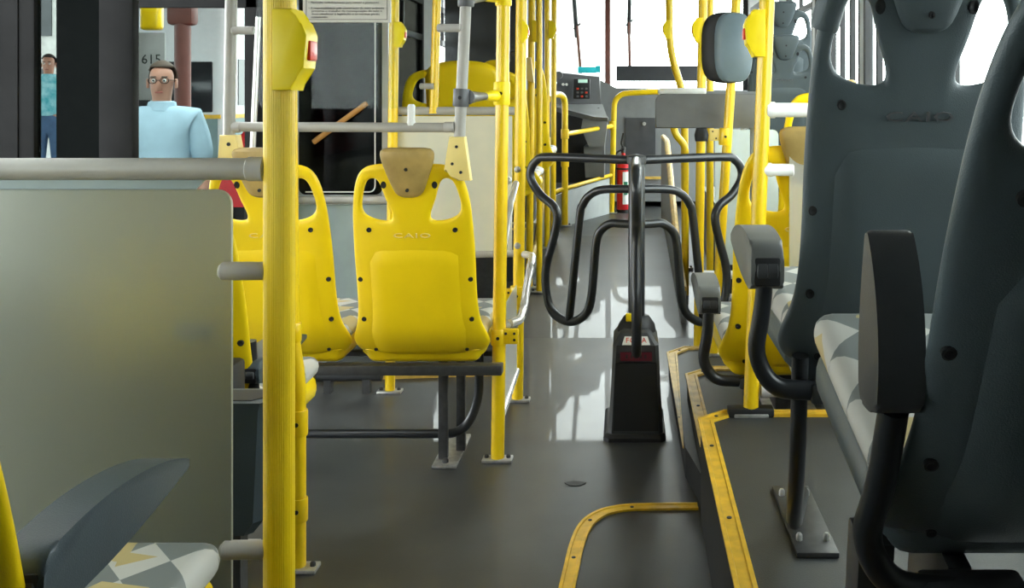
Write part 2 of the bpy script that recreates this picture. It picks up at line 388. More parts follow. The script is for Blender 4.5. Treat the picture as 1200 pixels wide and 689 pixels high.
# left front platform and driver-side side panels with yellow edges (both sides of the aisle)
def side_panel(name, x, side, pts, label, th=0.035):
    t = thing(name, label, 'panel', (x, pts[0][0], 0))
    y0 = pts[0][0]; q = [(p[0]-y0, p[1]) for p in pts]
    bm = BM(); prism(bm, q, 0, th*side, 'YZ', 0.004); fin('board', bm, CONS, t, smooth=False)
    top = [q[i] for i in range(len(q)-2)]
    bm = BM()
    path = fillet([(th*side*0.5, a[0], a[1]+0.006) for a in top], 0.06)
    tube(bm, path, 0.022, 8); fin('edge_trim', bm, STRIP2, t)
    return t
side_panel('aisle_side_panel', -0.62, -1, [(6.3, 0.17), (6.95, 0.24), (7.95, 0.92), (8.05, 0.92), (8.05, 0.2), (6.3, 0.095)], 'grey side panel with slanted yellow edge left of the turnstile')
side_panel('aisle_side_panel', 0.297, 1, [(5.45, 0.20), (6.0, 0.28), (7.75, 0.92), (8.6, 0.92), (8.6, 0.2), (5.45, 0.02)], 'grey side panel with slanted yellow edge right of the turnstile')
bm = BM(); prism(bm, [(XL, 6.3), (-0.66, 6.3), (-0.66, 8.05), (XL, 8.05)], 0.05, 0.42, 'XY'); o = struct(fin('floor_platform.003', bm, [PLAT], smooth=False), 'dark platform box behind the driver')
edging('trim_6', [(XL, 6.32), (-0.64, 6.32)], 0.04, 0.42, STRIP2, 1, 'yellow edging on the platform box behind the driver')
a = PZ(402, 449, 0); b = PZ(592, 442, 0)
edging('trim_7', [(XL+0.02, 4.42), (a.x, 4.42), (b.x, 4.50)], 0.035, 0.0, STRIP2, 1, 'yellow floor edging seen under the double seat', h=0.03)

# ------------------------------------------------------------------ seats
def back_pt(x, s, off=0.0, ang=math.radians(15)):
    """point on the backrest: x across, s up the back, off forward of the sheet"""
    ax = abs(x)
    f = 0.9*max(0, ax-0.09)**2*1.6+off
    if s < 0.12: f += (0.12-s)**2*3.2
    return Vector((x, f*math.cos(ang)-s*math.sin(ang)+0.02, 0.40+s*math.cos(ang)+f*math.sin(ang)*0.3))
ROWS = [ # (s, x) for the five columns c0..c4 of half a backrest
 [(-.012, 0), (-.012, .045), (-.011, .095), (-.008, .168), (.004, .215)],
 [(.05, 0), (.05, .04), (.05, .085), (.05, .168), (.050, .244)],
 [(.115, 0), (.115, .04), (.115, .082), (.115, .155), (.115, .207)],
 [(.225, 0), (.225, .04), (.225, .080), (.225, .155), (.225, .199)],
 [(.36, 0), (.36, .04), (.36, .075), (.36, .153), (.36, .202)],
 [(.44, 0), (.44, .035), (.44, .068), (.45, .153), (.44, .199)],
 [(.485, 0), (.485, .028), (.482, .040), (.506, .168), (.50, .196)],
 [(.565, 0), (.565, .04), (.565, .086), (.575, .156), (.575, .190)],
 [(.635, 0), (.637, .05), (.640, .098), (.640, .139), (.645, .174)],
 [(.69, 0), (.69, .05), (.690, .095), (.685, .125), (.672, .150)]]
def make_shell(m):
    bm = BM(); V = {}
    for r, row in enumerate(ROWS):
        for c, (s, x) in enumerate(row):
            for sg in (1, -1):
                if c == 0 and sg == -1: continue
                V[(r, c*sg)] = bm.verts.new(back_pt(x*sg, s))
    for r in range(len(ROWS)-1):
        for c in range(-4, 4):
            lo = min(abs(c), abs(c+1))
            if lo == 2 and r in (6, 7): continue
            bm.faces.new((V[(r, c)], V[(r, c+1)], V[(r+1, c+1)], V[(r+1, c)]))
    o = fin('backrest', bm, m)
    o = subsurf(o, 3, 0.026, 0.0); o.data.materials.clear(); o.data.materials.append(m)
    o.data.shade_smooth(); return o
def make_panel(m, parent):
    bm = BM(); NX, NY = 12, 12; V = {}
    for j in range(NY+1):
        for i in range(NX+1):
            u = i/NX*2-1; hw = 0.149+0.004*(1-j/NY); edge = (i in (0, NX)) or j == NY
            x = u*hw; st = 0.404-0.020*u*u-0.012*u**8; s = 0.012+(st-0.012)*j/NY
            if i in (0, NX): x *= 1.035
            if j == NY: s += 0.006
            V[(i, j)] = bm.verts.new(back_pt(x, s, -0.008 if edge else -0.0210))
    for j in range(NY):
        for i in range(NX): bm.faces.new((V[(i, j)], V[(i, j+1)], V[(i+1, j+1)], V[(i+1, j)]))
    return fin('back_panel', bm, m, parent)
def make_headrest(m, parent):
    rows = [(.575, .012, .014), (.582, .038, .040), (.60, .050, .050), (.66, .072, .052), (.71, .088, .050), (.735, .088, .042), (.745, .07, .02)]
    bm = BM(); NS = 20; rings = []
    for s, hw, th in rows:
        ring = []
        for k in range(NS):
            a = 2*PI*k/NS; ca, sa = math.cos(a), math.sin(a)
            ring.append(bm.verts.new(back_pt(math.copysign(abs(ca)**0.55, ca)*hw, s, -0.012+math.copysign(abs(sa)**0.7, sa)*th*0.62)))
        rings.append(ring)
    for i in range(len(rings)-1):
        for k in range(NS): bm.faces.new((rings[i][k], rings[i][(k+1) % NS], rings[i+1][(k+1) % NS], rings[i+1][k]))
    bm.faces.new(rings[0][::-1]); bm.faces.new(rings[-1])
    o = fin('headrest', bm, m, parent); o = subsurf(o, 1); o.data.shade_smooth(); return o
def bolt(parent, x, s, r=0.0065, off=-0.0135, elong=1.0, name='bolt'):
    ang = math.radians(15); p = back_pt(x, s, off)
    bm = BM(); lathe(bm, [(r*1.25, 0.004), (r*1.25, -0.001), (r*0.9, -0.0015), (r*0.4, 0.0005)], axis='Y', seg=12)
    for v in bm.verts: v.co.z *= elong
    o = fin(name, bm, BLACK, parent); o.location = p; o.rotation_euler = (ang, 0, 0); return o
def make_cushion(pan_m, parent):
    bm = BM(); box(bm, (0, 0.250, 0.405), (0.42, 0.40, 0.085), 0.035, 4)
    for v in bm.verts:
        k = (v.co.y-0.02)/0.43; v.co.z += 0.02*k; v.co.x *= 1+0.04*k
        if v.co.z < 0.40: v.co.x *= 0.94; v.co.y = 0.235+(v.co.y-0.235)*0.95
    fin('seat_pan', bm, pan_m, parent)
    bm = BM(); box(bm, (0, 0.245, 0.462), (0.425, 0.425, 0.06), 0.028, 4)
    for v in bm.verts:
        k = (v.co.y-0.02)/0.43; v.co.z += 0.022*k; v.co.x *= 1+0.04*k
        v.co.z -= 0.012*math.cos(v.co.x/0.21*PI/2)*math.sin(max(0, min(1, k))*PI) if v.co.z > 0.46 else 0
    fin('cushion', bm, CUSH, parent)
PAD = [(-.030, -.050), (-.034, 0), (-.022, .042), (.02, .056), (.09, .064), (.17, .060), (.25, .044), (.31, .020), (.335, .004), (.330, -.008), (.29, -.020), (.22, -.038), (.13, -.056), (.05, -.064), (0, -.064)]
PADS = [(p.x, p.y*0.70) for p in smoothpts([Vector((a, b, 0)) for a, b in PAD+PAD[:1]], 4)[:-1]]
def make_armrest(parent, side, m, up=0.0, support=True, ax=0.262, az=0.612, ln=1.0):
    arm = fin('armrest', prism(BM(), PADS, -0.031, 0.031, 'YZ', 0.007, 2), m, parent)
    arm.location = (side*ax, 0.0, az); arm.rotation_euler = (up, 0, 0); arm.scale = (1, ln, 1)
    bm = BM(); lathe(bm, [(0.018, -0.020), (0.020, -0.018), (0.020, -0.001), (0.0185, 0), (0.020, 0.001), (0.020, 0.018), (0.018, 0.020)], axis='X'); o = fin('pivot', bm, GDARK, arm); o.location = (0, -0.019, -0.010)
    bm = BM(); box(bm, (0, -0.029, -0.012), (0.050, 0.012, 0.048), 0.005); o = fin('pivot_recess', bm, BLACK, arm)
    if support:
        bm = BM(); pts = fillet([(side*ax, -0.012, az-0.01), (side*(ax+0.006), 0.0, 0.50), (side*(ax+0.02), 0.012, 0.43), (side*(ax-0.015), 0.012, 0.372), (side*0.10, 0.012, 0.366)], 0.06, 8)
        tube(bm, pts, 0.0165, 14); fin('armrest_support', bm, TURN, parent)
        bm = BM(); box(bm, (side*0.115, 0.012, 0.366), (0.12, 0.04, 0.036), 0.008); fin('support_socket', bm, GDARK, parent)
def make_seat(name, label, shell_m, head_m, pan_m, arm_side=0, arm_m=None, arm_up=0.0, group=None, logo=True, **ak):
    t = thing(name, label, 'bus seat', group=group)
    sh = make_shell(shell_m); sh.parent = t
    make_panel(shell_m, sh)
    hd = make_headrest(head_m, t)
    for s in (.605, .675): bolt(hd, 0, s, 0.0045, -0.0455)
    for sg in (1, -1):
        bolt(sh, sg*.140, .462); bolt(sh, sg*.182, .285, 0.0065, -0.0135); bolt(sh, sg*.180, .140)
        bolt(sh, sg*.082, .618, 0.0072, -0.0135, 1.35); bolt(sh, sg*.155, .018, 0.005, -0.014)
    if logo:
        o = text('maker_mark', 'CAIO', 0.031, YCLAMP if shell_m is YEL else GCLAMPD, sh, back_pt(0, .443, -0.0148), (PI/2+math.radians(15), 0, 0), extrude=0.0022, spacing=1.15)  # embossed lettering
        o.scale = (1.5, 0.72, 1)
    make_cushion(pan_m, t)
    if arm_side: make_armrest(t, arm_side, arm_m or GARM, arm_up, **ak)
    return t
def put(o, loc, sc=1.0, rz=0.0):
    o.location = loc; o.scale = (sc, sc, sc); o.rotation_euler = (0, 0, rz); return o

# double yellow seat
GY = 'yellow plastic seats'
seat3 = make_seat('bus_seat', 'yellow plastic seat by the aisle, on the double frame, khaki headrest', YEL, KHAKI, YEL, group=GY)
put(seat3, (-0.700, 3.30, 0.0))
seat2 = copy_tree(seat3, None, 'yellow plastic seat of the double frame farther from the aisle', GY); put(seat2, (-1.170, 3.30, 0.0))
# near-left seats with armrest on the aisle side
seatD = make_seat('bus_seat', 'yellow seat behind the frosted panel rail, with slate armrest and checked cushion', YEL, KHAKI, YEL, 1, GARM, group=GY, ax=0.188, az=0.68)
put(seatD, (-0.853, 1.13, 0.055)); seatD.scale.x = 0.92
seat1 = copy_tree(seatD, None, 'single yellow seat in front of the frosted panel, with slate armrest', GY); put(seat1, (-1.13, 2.46, 0.0)); seat1.scale.x = 1.0
for ch in seat1.children:
    if ch.name.startswith('armrest') and 'support' not in ch.name: ch.location.z = 0.598; ch.scale.z = 0.8
# right-hand yellow seats on the steps
seatR = make_seat('bus_seat', 'yellow seat on the middle step, with grey armrest beside the yellow pole', YEL, KHAKI, YEL, -1, GARM2, group=GY)
put(seatR, (0.565, 3.22, -0.075), 1.13)
seatR2 = copy_tree(seat3, None, 'yellow seat farther forward, past the panel on the middle step', GY); put(seatR2, (0.84, 4.15, 0.21), 1.02)
# slate seats
GS = 'slate grey plastic seats'
seatA = make_seat('bus_seat', 'slate grey seat on the high platform, armrest lowered', GSEAT, GSEAT, GSEAT, -1, GARM2, group=GS, az=0.585)
put(seatA, (0.525, 1.87, 0.292)); seatA.scale.z = 1.15
seatB = make_seat('bus_seat', 'slate grey seat on the high platform, armrest folded upright', GSEAT, GSEAT, GSEAT, -1, GDARK, math.radians(75), group=GS, ax=0.222, az=0.605, ln=0.50)
for ch in seatB.children:
    if ch.name.startswith('armrest') and 'support' not in ch.name: ch.scale.x = 0.8
put(seatB, (0.507, 1.18, 0.335)); seatB.scale.z = 1.05; seatB.rotation_euler = (math.radians(11), 0, 0)
def grip(seat, sg):
    pts = smoothpts([back_pt(sg*x, s_) for x, s_ in ((.1745, .583), (.168, .61), (.158, .638), (.140, .662), (.110, .678))], 4)
    bm = BM(); tube(bm, pts, [0.0235]+[0.0255]*(len(pts)-2)+[0.022], 14); fin('handle_sleeve', bm, GSEAT, seat)
    bolt(seat, sg*.158, .640, 0.006, -0.0265)
grip(seatA, -1)
g1 = copy_tree(seatA, None, 'pale slate seat standing highest by the right-hand windows', GS); put(g1, (0.98, 6.35, 0.76), 1.0)
g2 = copy_tree(seatA, None, 'slate seat just ahead of the yellow seats, below the highest one', GS); put(g2, (0.88, 5.60, 0.66), 0.86)
for g in (g1, g2):
    for ch in list(g.children):
        if ch.name.split('.')[0] in ('armrest', 'armrest_support', 'support_socket'):
            for s in list(ch.children): bpy.data.objects.remove(s)
            bpy.data.objects.remove(ch)
# front-left yellow seats
f1 = copy_tree(seat3, None, 'wide yellow seat behind the cream partition', GY); put(f1, (-0.87, 5.35, 0.36), 1.0); f1.scale = (1.72, 1, 1)
def drop(seat, names):
    for ch in list(seat.children):
        if ch.name.split('.')[0] in names:
            for s_ in list(ch.children): bpy.data.objects.remove(s_)
            bpy.data.objects.remove(ch)
drop(f1, ('headrest',))
bm = BM(); V_ = {}
for j in range(9):
    for i in range(17):
        u = i/8-1; x = u*0.112; s0 = 0.43; s1 = 0.735-0.03*u*u-0.03*u**6; s_ = s0+(s1-s0)*j/8
        e_ = i in (0, 16) or j in (0, 8)
        V_[(i, j)] = bm.verts.new(back_pt(x*(1.04 if e_ else 1), s_, -0.010 if e_ else -0.030))
for j in range(8):
    for i in range(16): bm.faces.new((V_[(i, j)], V_[(i, j+1)], V_[(i+1, j+1)], V_[(i+1, j)]))
o = fin('back_pad', bm, YEL, f1); m_ = o.modifiers.new('s', 'SOLIDIFY'); m_.thickness = 0.03; m_.offset = -1; bake(o)
f2 = copy_tree(seat3, None, 'yellow seat beside the grey side panel, ahead of the wide one', GY); put(f2, (-0.75, 6.50, 0.40), 1.0); f2.scale = (1.15, 1, 1.05)
for ch in f2.children:
    if ch.name.startswith('headrest'):
        ch.data = ch.data.copy(); ch.data.materials.clear(); ch.data.materials.append(GDARK)

# seat legs / frames -------------------------------------------------
def leg_post(seat, fz, w=0.10):
    z0 = (fz-seat.location.z)/seat.scale.z
    bm = BM(); box2(bm, (-w/2, 0.14, z0), (w/2, 0.34, 0.365), 0.01); fin('leg', bm, STEELD, seat)
    bm = BM(); box2(bm, (-w/2-0.03, 0.12, z0), (w/2+0.03, 0.36, z0+0.01), 0.003); fin('foot_plate', bm, STEEL, seat)
leg_post(f1, 0.012, 0.2); leg_post(f2, 0.42, 0.2); leg_post(seat1, 0.0); leg_post(seatD, 0.0); leg_post(seatR, H2); leg_post(seatR2, H1)
leg_post(g1, 0.6, 0.2); leg_post(g2, 0.6, 0.2)
bm = BM(); prism(bm, [(0.56, 5.42), (XR, 5.42), (XR, 7.4), (0.56, 7.4)], 0.012, 0.60, 'XY'); struct(fin('floor_platform.004', bm, [PLAT], smooth=False), 'dark wheel-arch box under the far slate seats')
bf = thing('double_seat_frame', 'black steel leg frame under the double yellow seat', 'seat frame', (-0.93, 3.50, 0))
bm = BM(); box(bm, (0.03, -0.150, 0.350), (0.95, 0.05, 0.034), 0.004); box(bm, (0.03, 0.09, 0.345), (0.9, 0.05, 0.02), 0.004); fin('cross_beam', bm, STEELD, bf)
for dx in (-0.005, 0.075):
    bm = BM(); box(bm, (0.29+dx*0.6, 0.0-0.06+dx, 0.19), (0.032, 0.03, 0.35), 0.003); fin('leg', bm, STEELD, bf)
bm = BM(); tube(bm, fillet([(-0.52, -0.02, 0.085), (0.35, -0.02, 0.085), (0.405, -0.02, 0.20), (0.405, -0.02, 0.37)], 0.09, 8), 0.0165, 12); fin('brace_tube', bm, TURN, bf)
bm = BM(); box(bm, (0.30, 0.03, 0.006), (0.085, 0.32, 0.012), 0.003); fin('foot_plate', bm, STEEL, bf)
for dy in (-0.10, 0.16):
    bm = BM(); lathe(bm, [(0.011, 0), (0.011, 0.012), (0.006, 0.016)], (0.30, dy, 0.011), seg=6); fin('bolt', bm, STEELD, bf)

# leg of slate seat A (curved tube to a foot plate) and of B
def slate_leg(seat, x, y):
    O_ = Vector((x, y, 0.008))
    bm = BM(); tube(bm, [p+O_ for p in fillet([(0.0, 0.0, 0.415), (0.0, 0.03, 0.22), (0.01, 0.14, 0.075), (0.055, 0.34, 0.03), (0.085, 0.46, 0.022)], 0.12, 8)], 0.0165, 12); fin('leg', bm, TURN, seat)
    bm = BM(); box(bm, O_+Vector((0.07, 0.36, 0.005)), (0.09, 0.36, 0.01), 0.002); fp = fin('foot_plate', bm, STEELD, seat)
    for i in range(4):
        bm = BM(); lathe(bm, [(0.007, 0), (0.007, 0.012), (0.004, 0.016)], O_+Vector((0.04 if i % 2 else 0.10, 0.24+0.24*(i//2), 0.008)), seg=8); fin('bolt', bm, STEEL, fp)
slate_leg(seatA, -0.19, 0.03)
bm = BM(); box2(bm, (-0.225, 0.09, -0.04), (-0.18, 0.15, 0.37), 0.004); fin('leg', bm, STEELD, seatB)
bm = BM(); box2(bm, (-0.13, 0.05, -0.04), (-0.10, 0.2, 0.37), 0.004); fin('leg', bm, GDARK, seatB)

# ------------------------------------------------------------------ poles and rails
def tubepart(parent, pts, r, m, name='tube', seg=16, base=None):
    bm = BM(); tube(bm, [Vector(p)-Vector(parent.location) for p in pts], r, seg); return fin(name, bm, m, parent)
def base_plate(t, at, w=0.07):
    q = Vector(at)-Vector(t.location)
    bm = BM(); box(bm, q+Vector((0, 0, 0.006)), (w*1.5, w*0.8, 0.012), 0.003); o = fin('base_plate', bm, STEEL, t)
    for s in (-1, 1):
        bm = BM(); lathe(bm, [(0.008, 0), (0.008, 0.014), (0.004, 0.018)], q+Vector((s*w*0.55, 0, 0.006)), seg=8); fin('screw', bm, STEELD, o)
_bell = {}
def bell_box(t, at, side, sc=1.0, m=None):
    """stop-request box clamped on a pole; bulge and button face +x or -x"""
    if 'm' not in _bell:
        prof = [(-0.006, -0.072), (0.030, -0.072), (0.034, -0.050), (0.052, -0.032), (0.057, 0.028), (0.048, 0.050), (0.034, 0.060), (0.030, 0.075), (-0.006, 0.075)]
        bm = BM(); prism(bm, prof, -0.034, 0.034, 'XZ', 0.004, 2); o = fin('bell_box', bm, YBOX); _bell['m'] = o.data; bpy.data.objects.remove(o)
        bm = BM(); box(bm, (0.056, 0, 0.0), (0.008, 0.04, 0.036), 0.003); o = fin('push_button', bm, REDS); _bell['b'] = o.data; bpy.data.objects.remove(o)
    o = bpy.data.objects.new('bell_box', _bell['m']); COL.objects.link(o); o.parent = t; o.location = Vector(at)-Vector(t.location)
    o.scale = (sc, sc, sc); o.rotation_euler = (0, 0, 0 if side > 0 else PI)
    b = bpy.data.objects.new('push_button', _bell['b']); COL.objects.link(b); b.parent = o
    return o
def collar(t, a, b, r, m, name='clamp', scr=True, face=-1):
    a, b = Vector(a)-Vector(t.location), Vector(b)-Vector(t.location)
    bm = BM(); d = (b-a)*0.06; tube(bm, [a, a+d, b-d, b], [r*0.94, r, r, r*0.94], 18); o = fin(name, bm, m, t)
    if scr:
        bm = BM(); q = (a+b)/2+Vector((0, face*r, 0)); lathe(bm, [(0.006, -0.001), (0.006, 0.002), (0.003, 0.001)], (0, 0, 0), 'Y', 10)
        for v in bm.verts: v.co = Vector((v.co.x, -v.co.y, v.co.z))+q
        fin('screw', bm, BLACK, o)
    return o
def pole(label, pts, r, m, rad=0.08, base=True, group=None, name='grab_pole'):
    t = thing(name, label, 'pole', pts[0], group=group)
    tubepart(t, fillet(pts, rad) if len(pts) > 2 else pts, r, m)
    if base: base_plate(t, pts[0])
    return t
def up_to(px0, py0, z0, pxt, d=None, zt=ZC):
    """foot on plane z0 under pixel, leaning so that the axis crosses pxt at image row 0; returns foot, top"""
    f = PZ(px0, py0, z0) if d is None else P(px0, py0, d)
    y = f.y; q = P(pxt, 0, y); k = (zt-f.z)/(q.z-f.z)
    return f, f+(q-f)*k

# near ribbed pole with the frosted panel -----------------------------
DB = 1.65
bx = P(327, 300, DB).x
bp = thing('grab_pole', 'thick ribbed yellow pole beside the frosted panel, with a stop-request box', 'pole', (bx, DB, 0))
bm = BM(); tube(bm, [(0, 0, 0.0), (0, 0, ZC)], 0.0255, 32); fin('tube', bm, YRIB, bp)
base_plate(bp, (bx, DB, 0))
bb = bell_box(bp, (bx+0.006, DB-0.006, P(0, 60, DB).z), 1, 0.92)
mp = thing('partition_panel', 'frosted acrylic partition with grey rail and clamps on the ribbed pole', 'partition', (bx, DB, 0))
xr = P(272, 300, DB).x-bx; xl = XL+0.02-bx
zt = P(0, 222, DB).z
def rrect(x0, x1, z0, z1, r, corners=(1, 1, 1, 1), n=6):
    out = []
    for (cx, cz, a0, k) in ((x1-r, z1-r, 0, 0), (x0+r, z1-r, PI/2, 1), (x0+r, z0+r, PI, 2), (x1-r, z0+r, 3*PI/2, 3)):
        if corners[k]:
            for i in range(n+1): out.append((cx+r*math.cos(a0+i*PI/2/n), cz+r*math.sin(a0+i*PI/2/n)))
        else: out.append((x1 if k in (0, 3) else x0, z1 if k in (0, 1) else z0))
    return out
bm = BM(); prism(bm, rrect(xl, xr, 0.36, zt, 0.025), -0.004, 0.004, 'XZ'); fin('acrylic_sheet', bm, FROST, mp, smooth=False)
bm = BM(); prism(bm, [(xl, zt-0.002), (P(226, 222, DB).x-bx, zt-0.002), (P(240, 212, DB).x-bx, zt+0.018), (xl, zt+0.018)], 0.006, 0.012, 'XZ'); fin('top_strip', bm, WALLGREEN, mp, smooth=False)
zr = P(0, 198, DB).z
bm = BM(); tube(bm, [(xl, 0, zr), (P(292, 198, DB).x-bx, 0, zr)], 0.0185, 20); fin('rail', bm, GPOLE, mp)
x1 = P(290, 198, DB).x-bx; x2 = -0.0215
bm = BM(); lathe(bm, [(0.016, x1-0.002), (0.0205, x1+0.002), (0.0205, x2-0.003), (0.017, x2)], (0, 0, zr), 'X'); fin('rail_cap', bm, GCLAMP, mp)
for py, y0, xa in ((317, 0, 258), (643, 0, 260), (391, 0.25, 272)):
    dd = DB+y0
    xa_ = P(xa, py, dd).x-bx; xb_ = -0.02 if y0 == 0 else P(311, py, dd).x-bx
    bm = BM(); rr = 0.0155 if y0 == 0 else 0.014
    lathe(bm, [(rr*0.6, xa_), (rr, xa_+0.006), (rr, xb_-0.006), (rr*0.7, xb_)], (0, y0-0.004 if y0 == 0 else y0-0.235, P(0, py, dd).z if y0 == 0 else P(0, 391, DB).z), 'X')
    fin('panel_clamp', bm, GCLAMP, mp)
# second pole, bent, behind the ribbed one
f = PZ(350, 668, 0)
pA = Vector((f.x, f.y, 0)); d2 = f.y
q = [pA, P(350, 445, d2), P(342, 395, d2), P(339, 0, d2)]
q.append(Vector((q[3].x, d2, ZC)))
bt = pole('bent yellow pole beside the single yellow seat, with three clamps', q, 0.0195, YPOLE, 0.05)
for ya, yb, xx in ((378, 400, 343), (480, 510, 350.5), (583, 610, 350.5)):
    collar(bt, P(xx, ya, d2), P(xx, yb, d2), 0.0235, YPOLE)
# pole L1 / L2 bounding the aisle, with couplers and the slim stand between them
f, tp = up_to(583, 540, 0, 590)
L1 = pole('yellow pole beside the aisle end of the double seat', [f, tp], 0.0235, YPOLE)
f1_, f1t = f, tp
collar(L1, P(588, 96, f.y), P(588, 123, f.y), 0.029, YBOX, 'coupler'); collar(L1, P(590, -14, f.y), P(590, 7, f.y), 0.029, YBOX, 'coupler')
collar(L1, P(584.5, 385, f.y), P(584.5, 404, f.y), 0.028, YPOLE, 'coupler')
def ear(t, px, py, d, w, h):
    c = P(px, py, d-0.012)-Vector(t.location); bm = BM(); box(bm, c, (w, 0.016, h), 0.006); o = fin('coupler_ear', bm, YPOLE, t)
    for i, k in ((-1, 1), (1, -1), (1, 1)):
        bm = BM(); lathe(bm, [(0.005, -0.0105), (0.005, -0.007)], c+Vector((i*w*0.25, 0, k*h*0.2)), 'Y', 8); fin('screw', bm, BLACK, o)
ear(L1, 598, 394, f.y, 0.06, 0.055)
f, tp = up_to(606.5, 470, 0, 611)
L2 = pole('yellow pole between the cream partition and the turnstile, with a stop-request box', [f, tp], 0.0235, YPOLE)
bell_box(L2, P(609, 38, f.y), 1, 0.66)
for py in (198, 287):
    c = P(607, py, f.y)-Vector(L2.location); bm = BM(); lathe(bm, [(0.004, -0.034), (0.013, -0.030), (0.014, -0.022), (0.014, 0)], c, 'Y', 14); fin('cap', bm, STEEL, L2)
collar(L2, P(606.5, 335, f.y), P(606.5, 356, f.y), 0.032, YPOLE, 'coupler'); ear(L2, 601, 346, f.y, 0.07, 0.06); ear(L2, 613, 346, f.y, 0.05, 0.05)
# bright barrier between L1 and L2
br = thing('aisle_barrier', 'low bright metal barrier between the two aisle poles, with cream sheet', 'barrier', (f1_.x, f1_.y, 0))
A, B = Vector((f1_.x+0.0, f1_.y, 0)), Vector((f.x, f.y, 0)); O = Vector(br.location)
def LB(t, z, dx=0.0): return A*(1-t)+B*t+Vector((dx, 0, z))-O
bm = BM(); tube(bm, fillet([LB(0.04, 0.475, 0.04), LB(0.12, 0.475, 0.07), LB(0.5, 0.47, 0.06), LB(0.62, 0.60, 0.075), LB(0.9, 0.62, 0.07), LB(0.97, 0.62, 0.03)], 0.05), 0.016, 12); fin('hand_rail', bm, CHROME, br)
bm = BM(); tube(bm, [LB(0.05, 0.12), LB(0.93, 0.14)], 0.015, 12); fin('lower_rail', bm, CHROME, br)
bm = BM(); box2(bm, LB(0.10, 0.14, -0.004), LB(0.90, 0.50, 0.004)); fin('sheet', bm, FROSTC, br, smooth=False)
bm = BM(); tube(bm, [LB(0.04, 0.62), LB(0.6, 0.86), LB(0.9, 0.92)], 0.014, 12); fin('upper_rail', bm, CHROME, br)
for tt, z in ((0.06, 0.47), (0.45, 0.41), (0.1, 0.98)):
    c = LB(tt, z, 0.03); bm = BM(); lathe(bm, [(0.006, -0.03), (0.014, -0.026), (0.014, 0)], c, 'Y', 12); fin('cap', bm, STEEL, br)
# grey poles rising from the double seat with glass screen
gs = 3.14
def grey_pole(label, px0, py0, pxt, sock):
    b = P(px0, py0, gs); q = P(pxt, 0, gs); k = (ZC-b.z)/(q.z-b.z)
    t = thing('grab_pole', label, 'pole', b); tubepart(t, [b, b+(q-b)*k], 0.0185, GPOLE)
    bm = BM(); prism(bm, [((x-px0)*gs/F, -(y-py0)*gs/F) for x, y in sock], -0.030, 0.016, 'XZ', 0.006, 2); fin('seat_socket', bm, YCLAMP, t)
    return t, b
g2p, gb2 = grey_pole('grey pole in a pale yellow socket on the aisle-side seat of the double frame', 538, 172, 546, [(528, 160), (546, 160), (549, 185), (553, 211), (538, 211), (531, 204), (522, 199), (525, 180)])
for x, y in ((535, 172), (530, 192), (540, 202)):
    c = P(x, y, gs-0.03)-Vector(g2p.location); bm = BM(); lathe(bm, [(0.005, -0.003), (0.005, 0.004)], c, 'Y', 10); fin('screw', bm, BLACK, g2p)
g1p, gb1 = grey_pole('grey pole in a pale yellow socket on the seat farther from the aisle', 268, 176, 271, [(261, 158), (281, 158), (283, 172), (286, 205), (270, 205), (258, 198)])
c = P(268, 169, gs-0.03)-Vector(g1p.location); bm = BM(); lathe(bm, [(0.006, -0.003), (0.006, 0.004)], c, 'Y', 10); fin('screw', bm, BLACK, g1p)
collar(g2p, P(541, 104, gs), P(540, 125, gs), 0.026, GCLAMPD, 'coupler'); collar(g2p, P(546, -12, gs), P(546, 8, gs), 0.026, GCLAMPD, 'coupler')
for py in (114, -2):
    a = P(548, py, gs); b = P(583, py-2, f1_.y); m_ = a*0.45+b*0.55; O = Vector(g2p.location)
    bm = BM(); tube(bm, [a-O, a*0.75+b*0.25-O, m_-O], [0.024, 0.017, 0.013], 14); fin('coupler_arm', bm, GCLAMPD, g2p)
    bm = BM(); tube(bm, [m_-O, a*0.35+b*0.65-O, b-O], [0.011, 0.016, 0.022], 14); fin('coupler_arm', bm, YBOX, g2p)
sr = thing('screen_rail', 'grey rail between the two grey poles with clear glass screen and printed notice', 'screen', P(400, 149, gs))
O = Vector(sr.location)
bm = BM(); tube(bm, [P(276, 148.5, gs)-O, P(528, 149.5, gs)-O], 0.0155, 16); fin('rail', bm, GPOLE, sr)
for a, b in ((272, 282), (520, 533)):
    bm = BM(); lathe(bm, [(0.013, P(a, 0, gs).x-O.x), (0.0175, P(a, 0, gs).x-O.x+0.003), (0.0175, P(b, 0, gs).x-O.x-0.003), (0.013, P(b, 0, gs).x-O.x)], (0, 0, 0), 'X'); fin('rail_cap', bm, GCLAMP, sr)
for a, b, y in ((273, 300, 36), (513, 541, 33)):
    xa, xb = P(a, 0, gs).x-O.x, P(b, 0, gs).x-O.x
    bm = BM(); lathe(bm, [(0.009, xa), (0.013, xa+0.004), (0.013, xb-0.004), (0.009, xb)], (0, -0.01, P(0, y, gs).z-O.z), 'X'); fin('glass_clamp', bm, GCLAMP, sr)
c = P(482, 0, gs).x-O.x; bm = BM(); lathe(bm, [(0.016, P(0, 147, gs).z-O.z), (0.012, P(0, 141, gs).z-O.z), (0.012, P(0, 124, gs).z-O.z), (0.008, P(0, 122, gs).z-O.z)], (c, 0, 0)); fin('glass_clamp', bm, WHITEP, sr)
bm = BM(); prism(bm, rrect(P(298, 0, gs).x-O.x, P(495, 0, gs).x-O.x, P(0, 127, gs).z-O.z, ZC-0.05-O.z, 0.03), 0.018, 0.024, 'XZ'); gsheet = fin('glass_sheet', bm, GLASSC, sr, smooth=False)
